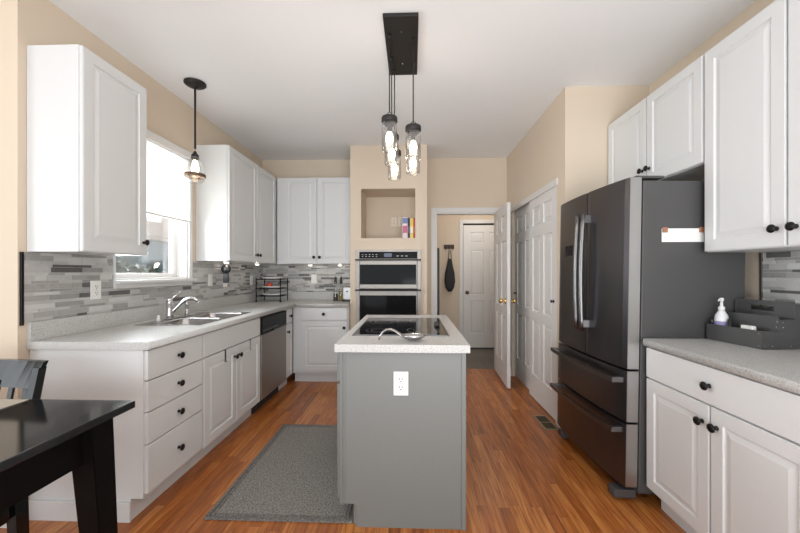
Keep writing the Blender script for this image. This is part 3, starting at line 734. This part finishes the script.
# handles
def vhandle(y, d):
    b = MB(); P = []
    for k in range(13):
        s_ = k / 12; z = .885 + s_ * .745; P.append((fx(y) - .040 - .012 * math.sin(math.pi * s_), y, z))
    b.tube(P, .0155, 14, sx=.9, sy=1.0)
    b.xbox(lambda x, y_, z: (x, y_, z), fx(y) - .043, fx(y) + .002, y - .014, y + .014, .905, .955, bev=.004).xbox(lambda x, y_, z: (x, y_, z), fx(y) - .043, fx(y) + .002, y - .014, y + .014, 1.575, 1.625, bev=.004)
    b.build('handle', m_bhandle, d)
vhandle(YM - .034, dn); vhandle(YM + .034, df)
def hhandle(z, d):
    b = MB(); poly = []; n = 14; ya, yb = FY0 + .02, FY1 - .01
    ys = [ya + (yb - ya) * k / n for k in range(n + 1)]
    out = [(fx(y) - .060, y) for y in ys]; inn = [(fx(y) - .040, y) for y in ys][::-1]
    b.prism(out + inn, z - .013, z + .013, Z)
    for y in (ya + .012, yb - .03): b.box(fx(y) - .045, fx(y) + .004, y - .010, y + .018, z - .014, z + .014, .003)
    b.build('handle', m_bhandle, d)
hhandle(.668, d1); hhandle(.395, d2)
# dispenser
dy = 2.57
b = MB(); b.box(fx(dy) - .002, fx(dy) + .02, 2.50, 2.62, 1.375, 1.45, .003).build('control_display', m_oglass, df)
fr.rotation_euler = (0, math.radians(.9), 0)

# recipe card and magnets on fridge side
cardY = FY0 - .004
def cx(x, z): return (x - 1.77) * math.cos(math.radians(.9)) + z * math.sin(math.radians(.9)) + 1.77
card = tag(MB().box(1.345, 1.566, cardY, cardY + .0012, 1.432, 1.505).build('note_card', m_plate), 'white printed card held on the refrigerator side', 'card')
b = MB(); rr = random.Random(4)
for row in range(2):
    x = 1.38
    while x < 1.49: L = .006 + rr.random() * .014; b.box(x, x + L, cardY - .0003, cardY, 1.487 - row * .018, 1.489 - row * .018 ); x += L + .006
b.build('printed_lines', M('faint_ink', (.62, .60, .62), .6), card)
m_mag = M('magnet_brown', (.35, .16, .09), .5)
for x, lb in ((1.360, 'brown square magnet on the left end of the white card'), (1.553, 'brown square magnet on the right end of the white card')):
    tag(MB().box(x - .013, x + .013, cardY - .007, cardY - .0006, 1.483, 1.512, .002).build('magnet', m_mag), lb, 'magnet', 'magnets holding the white card')

# ------------------------------------------------------------------ tray organiser
ang = math.radians(7.5); TP = (1.60, 1.66)
def TR(u, v, n):   # u across towards the wall, v away, n up
    return (TP[0] + u * math.cos(ang) - v * math.sin(ang), TP[1] + u * math.sin(ang) * .5 + v * math.cos(ang), .915 + n)
t = thing('desk_tray', 'charcoal stepped organizer tray with riveted corners on the right counter', 'tray', (1.70, 1.77, .915))
L_, th_ = .262, .005
# u offsets of tiers; clamp rear inside the wall
U1, U2, U3 = .085, .160, .215
MB().xbox(TR, 0, U3, 0, L_, 0, .005).build('tray_bottom', m_bside, t)
MB().xbox(TR, 0, th_, 0, L_, .005, .083, bev=.001).build('front_wall', m_bside, t)
MB().xbox(TR, U1, U1 + th_, th_, L_ - th_, .005, .148, bev=.001).build('middle_wall', m_bside, t)
b = MB(); a0, a1 = .085, .19
b.xbox(TR, U2, U2 + th_, th_, L_ - th_, .005, .165).xbox(TR, U2, U2 + th_, th_, L_ - th_, .190, .215).xbox(TR, U2, U2 + th_, th_, a0, .165, .190).xbox(TR, U2, U2 + th_, a1, L_ - th_, .165, .190)
b.build('handle_wall', m_bside, t)
for v in (0, L_ - th_):
    b = MB(); b.prism([(th_, .005), (U3, .005), (U3, .205), (U2 - .003, .205), (U2 - .003, .135), (U1, .135), (U1, .083), (th_, .083)], v, v + th_, lambda u, n, vv: TR(u, vv, n)); b.build('end_panel', m_bside, t)
MB().xbox(TR, U3, U3 + th_, 0, L_, 0, .18).build('rear_wall', m_bside, t)
b = MB()
rv = [(0, v, n) for v in (.012, L_ - .012) for n in (.014, .070)]
for u, v, n in rv: b.lathe([(.0028, .0), (.0018, .0016)], (0, 0, 0), 'z', 8, fn=lambda x, y, z, v=v, n=n: TR(-.0002 - z, v + x, n + y))
for u, n in ((.014, .014), (.05, .014), (.075, .125), (.10, .10), (.10, .122), (.14, .014)):
    b.lathe([(.0028, .0), (.0018, .0016)], (0, 0, 0), 'z', 8, fn=lambda x, y, z, u=u, n=n: TR(u + x, -.0002 - z, n + y))
for v, n in ((.012, .10), (.012, .128), (L_-.012, .10), (L_-.012, .128)):
    b.lathe([(.0028, .0), (.0018, .0016)], (0, 0, 0), 'z', 8, fn=lambda x, y, z, v=v, n=n: TR(U1 - .0002 - z, v + x, n + y))
b.build('rivet', m_chrome, t)
# soap bottle inside tray
def at_tr(u, v): p = TR(u, v, 0); return p[0], p[1]
sx, sy = at_tr(.034, .215); zb = .9205
t = thing('soap_bottle', 'white pump bottle of hand soap standing in the charcoal tray', 'bottle', (sx, sy, zb))
MB().lathe([(.026, 0), (.029, .004), (.029, .105), (.026, .125), (.017, .142), (.012, .151)], (sx, sy, zb)).build('bottle_body', M('frosted_white', (.78, .78, .80), .25), t)
MB().lathe([(.0292, .05), (.0294, .051), (.0294, .095), (.0292, .096)], (sx, sy, zb), cap=False).build('bottle_label', M('lavender_label', (.25, .22, .42), .5), t)
b = MB(); b.lathe([(.014, .150), (.014, .168), (.007, .172), (.006, .198), (.009, .199), (.010, .213), (.004, .216)], (sx, sy, zb), seg=16).tube([(sx, sy, zb + .209), (sx - .018, sy - .008, zb + .208), (sx - .026, sy - .012, zb + .200)], .0035, 8).build('pump', m_plate, t)
sx, sy = at_tr(.026, .165)
t = thing('small_bottle', 'small dark bottle with lavender label in front of the soap bottle', 'bottle', (sx, sy, zb))
MB().lathe([(.011, 0), (.012, .003), (.012, .068), (.006, .074), (.006, .088)], (sx, sy, zb), seg=16).build('bottle_body', M('violet_label', (.30, .26, .50), .4), t)
MB().lathe([(.0135, .075), (.0095, .078), (.0085, .11), (.004, .112)], (sx, sy, zb), seg=16).build('cap', m_blkpl, t)
sx, sy = at_tr(.032, .085)
b = MB(); b.box(sx - .012, sx + .012, sy - .03, sy + .03, zb, zb + .092, .009, seg=3)
tag(b.build('soap_block', m_plate, None), 'small white rounded item in the near part of the charcoal tray', 'container')
sx, sy = at_tr(.015, .245)
tag(MB().lathe([(.008, 0), (.009, .002), (.009, .078), (.012, .084), (.012, .10), (.006, .104)], (sx, sy, zb), seg=14).build('black_vial', m_blkpl), 'small black capped vial at the far corner of the charcoal tray', 'bottle')

# ------------------------------------------------------------------ dining table & chair
TZ = .768
t = thing('dining_table', 'black wooden dining table in the left foreground', 'table', (-1.6, .75, 0))
MB().box(-2.45, -1.082, .15, 1.332, TZ - .028, TZ, .004).build('tabletop', m_twtop, t)
b = MB(); b.box(-2.40, -1.135, 1.235, 1.257, .605, TZ - .029).box(-2.40, -1.125, .20, .222, .62, TZ - .029).box(-1.157, -1.135, .222, 1.235, .605, TZ - .029).box(-2.40, -2.378, .222, 1.262, .62, TZ - .029)
b.build('apron', m_twood, t)
def tleg(cx_, cy_, sx_, sy_):
    b = MB(); b_ = bmesh.new(); hs = .045; he = .032; sp_ = .045
    top = [b_.verts.new((cx_ + a*hs, cy_ + c*hs, TZ - .03)) for a, c in ((-1,-1), (1,-1), (1,1), (-1,1))]
    bot = [b_.verts.new((cx_ + sx_*sp_ + a*he, cy_ + sy_*.012 + c*he, 0.0005)) for a, c in ((-1,-1), (1,-1), (1,1), (-1,1))]
    b_.faces.new(top); b_.faces.new(bot[::-1])
    for k in range(4): b_.faces.new((top[k], top[(k+1) % 4], bot[(k+1) % 4], bot[k]))
    bmesh.ops.bevel(b_, geom=b_.edges[:], offset=.003, segments=2, affect='EDGES')
    b._merge(b_); b.build('leg', m_twood, t)
for lx, sx_ in ((-1.147, 1), (-2.36, -1)):
    for ly, sy_ in ((1.21, 1), (.27, -1)): tleg(lx, ly, sx_, sy_)
t = thing('dining_chair', 'black wooden slat-back chair pushed in at the far side of the table', 'chair', (-1.66, 1.22, 0))
cx0, cx1 = -1.835, -1.41
for x in (cx0 + .02, cx1 - .0):
    s_ = -1 if x < -1.6 else 1
for x, xt in ((cx0 + .02, cx0 + .045), (-1.405, -1.545)):
    b = MB()
for (xb_, xt_) in ((cx0 + .02, -1.925), (cx1 - .022, -1.545)):
    b = MB(); b_ = bmesh.new()
    path = [(xb_, 1.235, .0005, .017, .017), (xb_, 1.225, .30, .018, .02), (xb_, 1.22, .44, .018, .022), (xb_ - .02 if xb_ > -1.6 else xb_ - .02, 1.25, .60, .016, .018), (xt_, 1.40, .875, .013, .016)]
    R = [[b_.verts.new((px + a*w_, py + c*d_, pz)) for a, c in ((-1,-1), (1,-1), (1,1), (-1,1))] for px, py, pz, w_, d_ in path]
    for A, B in zip(R, R[1:]):
        for k in range(4): b_.faces.new((A[k], A[(k+1) % 4], B[(k+1) % 4], B[k]))
    b_.faces.new(R[0][::-1]); b_.faces.new(R[-1]); b._merge(b_); b.build('rear_leg', m_cwood, t)
# seat, front legs, rails
MB().box(cx0, cx1, .82, 1.205, .445, .475, .008).build('seat', m_cwood, t)
b = MB(); b.box(cx0 + .02, cx1 - .02, .85, .865, .39, .445).box(cx0 + .02, cx1 - .02, 1.185, 1.2, .39, .445).box(cx0 + .01, cx0 + .025, .865, 1.185, .39, .445).box(cx1 - .025, cx1 - .01, .865, 1.185, .39, .445)
b.build('seat_rail', m_cwood, t)
for x in (cx0 + .03, cx1 - .03): MB().box(x - .018, x + .018, .825, .861, .0005, .444, .003).build('front_leg', m_cwood, t)
# crest rail, lower rail and slats (leaning back)
def lean(x, z, d): return (x, 1.25 + (z - .60) * .5454 + d, z)
def crest(z0, z1, name, xa, xb, thk=.010):
    b = MB(); b_ = bmesh.new(); n = 10; R = []
    for k in range(n + 1):
        s_ = k / n; x = xa + (xb - xa) * s_; bow = .022 * math.sin(math.pi * s_)
        R.append([b_.verts.new(lean(x, z0, -thk + bow)), b_.verts.new(lean(x, z1, -thk + bow)), b_.verts.new(lean(x, z1, thk + bow)), b_.verts.new(lean(x, z0, thk + bow))])
    for A, B in zip(R, R[1:]):
        for k in range(4): b_.faces.new((A[k], A[(k+1) % 4], B[(k+1) % 4], B[k]))
    b_.faces.new(R[0][::-1]); b_.faces.new(R[-1]); b._merge(b_); return b.build(name, m_cwood, t)
crest(.80, .897, 'crest_rail', -1.945, -1.530)
crest(.56, .60, 'lower_rail', -1.86, -1.43)
for k in range(6):
    xt_ = -1.885 + k * .0610; b = MB(); b_ = bmesh.new()
    R = []
    for j in range(5):
        q = j / 4; z = .59 + q * .235; x = -1.80 + k * .063 + (xt_ + 1.80 - k * .063) * q
        R.append([b_.verts.new(lean(x + a * .009, z, c * .005 + .012)) for a, c in ((-1,-1), (1,-1), (1,1), (-1,1))])
    for A, B in zip(R, R[1:]):
        for kk in range(4): b_.faces.new((A[kk], A[(kk+1) % 4], B[(kk+1) % 4], B[kk]))
    b_.faces.new(R[0][::-1]); b_.faces.new(R[-1]); b._merge(b_); b.build('slat', m_cwood, t)

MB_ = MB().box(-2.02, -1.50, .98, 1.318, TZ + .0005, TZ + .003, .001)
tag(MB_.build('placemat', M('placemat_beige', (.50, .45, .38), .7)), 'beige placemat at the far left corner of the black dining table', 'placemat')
# ------------------------------------------------------------------ pendants
m_pend = M('pendant_black', (.022, .020, .019), .5, .3)
px_, py_ = -1.688, 2.665
t = thing('pendant_light', 'single black pendant lamp with clear glass bell shade over the sink', 'pendant lamp', (px_, py_, CE))
MB().lathe([(.078, CE - .001), (.078, CE - .012), (.066, CE - .022), (.02, CE - .030), (.012, CE - .045)], (px_, py_, 0), seg=32).build('ceiling_canopy', m_pend, t)
MB().tube([(px_, py_, CE - .04), (px_, py_, 2.23)], .0075).build('rod', m_pend, t)
MB().lathe([(.008, 2.21), (.016, 2.19), (.027, 2.18), (.027, 2.15), (.023, 2.14)], (px_, py_, 0)).build('socket_cap', m_pend, t)
MB().lathe([(.030, 2.165), (.038, 2.14), (.052, 2.10), (.066, 2.05), (.070, 2.01), (.064, 1.985), (.045, 1.965)], (px_, py_, 0), seg=32, cap=False).build('glass_shade', m_glass, t)
MB().lathe([(.070, 2.034), (.075, 2.032), (.075, 2.010), (.070, 2.008)], (px_, py_, 0), seg=32, cap=False).build('copper_band', m_copper, t)
MB().lathe([(.004, 2.03), (.018, 2.037), (.027, 2.06), (.028, 2.08), (.022, 2.11), (.012, 2.145)], (px_, py_, 0), seg=16).build('bulb', m_bulb, t)
point('sink_pendant_glow', (px_, py_, 1.965), 1, (1, .85, .65), .03)
# cluster
t = thing('cluster_pendant', 'five glass jar pendant lights hung from a black rectangular ceiling plate', 'pendant light', (-.065, 2.26, CE))
pl = MB().box(-.168, .036, 1.985, 2.575, 2.720, CE - .0005, .003).build('ceiling_plate', m_pend, t)
for y in (2.11, 2.43): MB().lathe([(.006, 2.720), (.004, 2.715)], (-.066, y, 0), seg=12).build('plate_screw', m_chrome, pl)
jars = [(-.139, 2.13, 2.222), (.006, 2.17, 2.182), (-.139, 2.36, 2.205), (.006, 2.43, 2.163), (-.127, 2.50, 2.145)]
jo = None
def build_jar(x, y, z):
    r = thing('tmp', '', ''); del r['label']; del r['category']
    return r
def jar(x, y, z):
    """z = top of the cap"""
    c = MB(); c.lathe([(.018, -.004), (.046, -.008), (.049, -.014), (.049, -.038), (.044, -.044)], (x, y, z), seg=28).lathe([(.028, -.044), (.028, -.060), (.014, -.064), (.011, -.097), (.004, -.098)], (x, y, z), seg=20)
    c.tube([(x - .012, y, z - .004), (x - .014, y, z + .014), (x, y, z + .024), (x + .014, y, z + .014), (x + .012, y, z - .004)], .0025, 8)
    c = c.build('jar_cap', m_pend, t)
    MB().lathe([(.043, -.045), (.047, -.055), (.048, -.20), (.044, -.212), (.044, -.208), (.046, -.198), (.045, -.058)], (x, y, z), seg=28, cap=False).build('glass_jar', m_glass, c)
    MB().lathe([(.010, -.098), (.017, -.108), (.023, -.124), (.025, -.145), (.020, -.161), (.010, -.170), (.003, -.172)], (x, y, z), seg=18).build('bulb', m_bulb, c)
    MB().tube([(x, y, z + .022), (x, y, 2.721)], .0038, 8).build('cord', m_pend, c)
    MB().lathe([(.010, 2.7205), (.008, 2.70), (.004, 2.695)], (x, y, 0), seg=12).build('cord_grip', m_pend, c)
for j in jars: jar(*j)
point('cluster_glow', (-.065, 2.29, 1.94), 5, (1, .86, .68), .08)
for (x, y) in ((-1.74, 3.22), (-1.74, 3.87), (-1.27, 4.32), (-.90, 4.32)): point('puck_light', (x, y, UZ0 - .04), .3, (1, .92, .8), .02)

# ------------------------------------------------------------------ counter items
# three tier wire shelf in the corner
t = thing('tiered_stand', 'black wire three-tier stand in the far counter corner', 'stand', (-1.72, 4.25, .914))
x0, x1, y0, y1 = -1.868, -1.575, 4.13, 4.37
for x in (x0, x1):
    for y in (y0, y1): MB().tube([(x, y, .9147), (x, y, 1.20)], .0065, 8).build('upright', m_black, t)
for z in (.985, 1.075, 1.185):
    b = MB(); b.tube([(x0, y0, z), (x1, y0, z), (x1, y1, z), (x0, y1, z)], .005, 8, closed=True)
    for k in range(1, 8): b.tube([(x0 + (x1-x0)*k/8, y0, z), (x0 + (x1-x0)*k/8, y1, z)], .002, 6)
    b.build('wire_tier', m_black, t)
for x in (x0, x1): MB().lathe([(.014, .9142), (.006, .93)], (x, y0, 0), seg=12).build('foot', m_black, t)
pc = ((x0+x1)/2, (y0+y1)/2)
for z, lb in ((.991, 'white oval dish on the bottom tier of the wire stand'), (1.081, 'white oval dish on the middle tier of the wire stand'), (1.191, 'white oval dish on the top tier of the wire stand')):
    b = MB(); b.lathe([(.06, 0), (.10, .004), (.125, .020), (.121, .021), (.098, .009), (.02, .006)], (0, 0, 0), seg=36, fn=lambda x, y, zz, z=z: (pc[0] + x*1.06, pc[1] + y*.85, z + zz))
    tag(b.build('oval_dish', m_plate), lb, 'dish', 'dishes on the wire stand')
b = MB(); b.lathe([(.004, 0), (.035, .006), (.042, .025), (.030, .045), (.006, .05)], (0, 0, 0), seg=20, fn=lambda x, y, z: (pc[0] - .03 + x*1.1, pc[1] - .02 + y, 1.0915 + z))
tag(b.build('tomato', M('tomato_red', (.55, .06, .03), .3)), 'red tomato on the middle tier dish of the wire stand', 'fruit')
tag(MB().box(pc[0] - .01, pc[0] + .07, pc[1] - .05, pc[1] - .02, .998, 1.012, .004).build('small_utensil', m_blkpl), 'small black utensil on the bottom tier dish of the wire stand', 'utensil')
# oil bottles
for x, lb, mc, fill in ((-.955, 'clear glass cruet of dark vinegar with black spout left of toaster', M('vinegar', (.03, .015, .01), .15), .09), (-.885, 'clear glass cruet of green olive oil with black spout beside toaster', M('olive_oil', (.22, .20, .02), .15), .12)):
    t = thing('cruet', lb, 'bottle', (x, 4.33, .914), 'cruets beside the toaster')
    MB().lathe([(.026, .001), (.028, .004), (.028, fill), (.02, fill + .001)], (x, 4.33, .914), seg=20).build('liquid', mc, t)
    MB().lathe([(.029, .0006), (.030, .004), (.030, .135), (.014, .18), (.012, .215)], (x, 4.33, .914), seg=20, cap=False).build('glass_bottle', m_glass, t)
    MB().lathe([(.016, .215), (.017, .235), (.014, .265), (.018, .285), (.006, .305)], (x, 4.33, .914), seg=14).build('pour_spout', m_blkpl, t)
t = thing('toaster', 'chrome toaster on the back counter against the oven tower', 'toaster', (-.79, 4.33, .914))
MB().box(-.850, -.732, 4.22, 4.43, .93, 1.095, .022, seg=4).build('toaster_body', M('toaster_steel', (.38, .37, .36), .3, 1), t)
MB().box(-.852, -.730, 4.215, 4.435, .9147, .93, .003).build('toaster_base', m_blkpl, t)
for x in (-.82, -.775): MB().box(x, x + .018, 4.25, 4.40, 1.0945, 1.097).build('bread_slot', m_darkin, t)
MB().box(-.80, -.78, 4.205, 4.22, 1.03, 1.045, .003).build('lever', m_blkpl, t)
# black gadget hanging below corner cabinet
t = thing('hanging_gadget', 'black round-headed gadget hanging below the cabinet right of the window', 'utensil', (-1.75, 3.235, UZ0))
gx, gy = -1.752, 3.235
b = MB(); b.lathe([(.004, -.014), (.042, -.012), (.045, 0), (.042, .012), (.004, .014)], (0, 0, 0), seg=28, fn=lambda x, y, z: (gx + x, gy + z, UZ0 - .075 + y)); b.build('round_head', m_blkpl, t)
MB().prism([(-.024, -.085), (.024, -.085), (.026, -.205), (-.026, -.205)], -.011, .011, lambda u, v, n: (gx + u, gy + n, UZ0 + v), bev=.003).build('stem', m_blkpl, t)
MB().box(gx - .008, gx + .008, gy - .004, gy + .004, UZ0 - .036, UZ0 - .023, .001).build('hanger', m_blkpl, t)

# ------------------------------------------------------------------ floor register
t = thing('floor_vent', 'brown metal floor register beside the closet door', 'vent', (1.12, 3.0, 0))
fnV = lambda u, v, n: (u, v, n)
b = MB(); vx0, vx1, vy0, vy1 = 1.068, 1.18, 2.855, 3.135
b.box(vx0, vx1, vy0, vy0 + .014, .0005, .006, .001).box(vx0, vx1, vy1 - .014, vy1, .0005, .006, .001).box(vx0, vx0 + .012, vy0 + .014, vy1 - .014, .0005, .006, .001).box(vx1 - .012, vx1, vy0 + .014, vy1 - .014, .0005, .006, .001).box(vx0 + .012, vx1 - .012, 2.99, 3.0, .0005, .006)
b.build('vent_frame', M('vent_rim', (.40, .33, .22), .4, .7), t)
MB().box(vx0 + .012, vx1 - .012, vy0 + .014, vy1 - .014, .0005, .0015).build('vent_well', m_darkin, t)
b = MB()
for k in range(22):
    y = vy0 + .022 + k * .0112
    if abs(y - 2.995) > .009: b.box(vx0 + .012, vx1 - .012, y, y + .004, .0015, .005)
b.build('louvers', m_grille, t)

# ------------------------------------------------------------------ hall things
t = thing('coat_rack', 'dark wooden coat hook rail on the hall wall beside the far door', 'coat rack', (.62, 5.9, 1.69))
MB().box(.53, .70, 5.882, 5.898, 1.665, 1.735, .004).build('back_board', M('dark_walnut', (.06, .03, .02), .5), t)
for x in (.555, .615, .675): MB().tube([(x, 5.88, 1.71), (x, 5.85, 1.705), (x, 5.838, 1.66), (x, 5.846, 1.64), (x, 5.866, 1.645)], .005, 8).build('hook', m_black, t)
t = thing('hanging_bag', 'dark gray cloth bag hanging from the coat hook rail in the hall', 'bag', (.625, 5.84, 1.64))
b = MB(); b_ = bmesh.new(); R = []
for z, w_, d_ in ((1.50, .028, .015), (1.38, .050, .022), (1.25, .078, .030), (1.12, .088, .035), (1.02, .070, .030), (.95, .030, .018)):
    R.append([b_.verts.new((.625 + w_*math.cos(2*math.pi*k/20) * (1 + .08*math.sin(5*k)), 5.848 + d_*math.sin(2*math.pi*k/20), z)) for k in range(20)])
for A, B in zip(R, R[1:]):
    for k in range(20): f = b_.faces.new((A[k], A[(k+1) % 20], B[(k+1) % 20], B[k])); f.smooth = True
b_.faces.new(R[0]); b_.faces.new(R[-1][::-1]); b._merge(b_); m_cloth = M('dark_cloth', (.035, .037, .04), .9, bump=.3, bscale=60); b.build('bag_body', m_cloth, t)
MB().tube([(.60, 5.85, 1.45), (.608, 5.845, 1.58), (.610, 5.862, 1.63), (.64, 5.862, 1.63), (.645, 5.85, 1.57), (.65, 5.85, 1.45)], .007, 8).build('strap', m_cloth, t)
t = thing('freezer', 'tall narrow black upright appliance just inside the hall on the left', 'appliance', (.28, 5.15, 0))
MB().box(.205, .37, 4.93, 5.35, .02, 1.615, .006).build('appliance_body', m_blkpl, t)
MB().box(.3705, .382, 4.935, 5.345, .05, 1.61, .004).build('appliance_door', m_blkpl, t)
for y in (4.97, 5.3): MB().box(.23, .34, y - .015, y + .015, .0, .02).build('foot', m_blkpl, t)

# ------------------------------------------------------------------ outside
m_lawn = M('lawn', (.12, .20, .07), .9, var=.4, bscale=3)
g = MB().box(-30, -3.8, -8, 30, -.6, -.5).build('ground_outside', m_lawn); g['kind'] = 'structure'
t = thing('neighbor_house', 'blue-gray neighboring house seen through the kitchen window', 'house', (-10, 10, -.5))
m_sid = M('siding_bluegray', (.15, .185, .20), .7); m_roof = M('roof_tan', (.36, .28, .23), .8)
b = MB()
b.box(-16, -9, 3, 20, -.5, 2.35)
for k in range(22): b.box(-9.0, -8.985, 3, 20, -.45 + k*.127, -.45 + k*.127 + .10)
b.build('house_wall', m_sid, t)
MB().prism([(-16.5, 2.35), (-8.5, 2.35), (-8.5, 2.5), (-12.5, 5.2), (-16.5, 2.5)], 2.5, 20.5, lambda u, v, n: (u, n, v)).build('roof', m_roof, t)
MB().box(-8.98, -8.95, 6.2, 7.2, .6, 1.8).build('window', M('far_glass', (.10, .13, .16), .1, spec=.8), t)
def shrub(name, label, c, r, seed, col, flow):
    rn = random.Random(seed); t = thing(name, label, 'shrub', (c[0], c[1], -.5), 'shrubs outside the kitchen window')
    bm = MB(); b_ = bm.bm
    for k in range(1500):
        a = rn.uniform(0, 2*math.pi); ph = math.acos(rn.uniform(-1, 1)); rr_ = r * (.55 + .45*rn.random())
        p = Vector((c[0] + rr_*math.cos(a)*math.sin(ph), c[1] + rr_*math.sin(a)*math.sin(ph)*1.3, c[2] + rr_*math.cos(ph)*1.1))
        u = Vector((rn.gauss(0, 1), rn.gauss(0, 1), rn.gauss(0, 1))).normalized(); v = u.cross(Vector((rn.gauss(0, 1), rn.gauss(0, 1), rn.gauss(0, 1)))).normalized(); s_ = .045
        f = b_.faces.new([b_.verts.new(p + q) for q in (u*s_*1.6, v*s_*.7, -u*s_*1.6, -v*s_*.7)])
        f.material_index = 1 if rn.random() < flow else 0
    o = bm.build('foliage', [M('leaf_' + name + str(seed), col, .6), M('flower_' + str(seed), (.75, .78, .80), .6)], t)
    MB().tube([(c[0], c[1], -.5), (c[0], c[1], c[2])], .05, 8).build('trunk', M('bark_' + str(seed), (.12, .08, .05), .9), t)
shrub('garden_shrub', 'pale flowering shrub close outside the window on the left', (-4.6, 5.0, .9), .55, 1, (.10, .15, .13), .10)
shrub('garden_shrub', 'gray-green shrub outside the window on the right', (-5.2, 6.6, .7), .65, 2, (.07, .12, .09), .05)
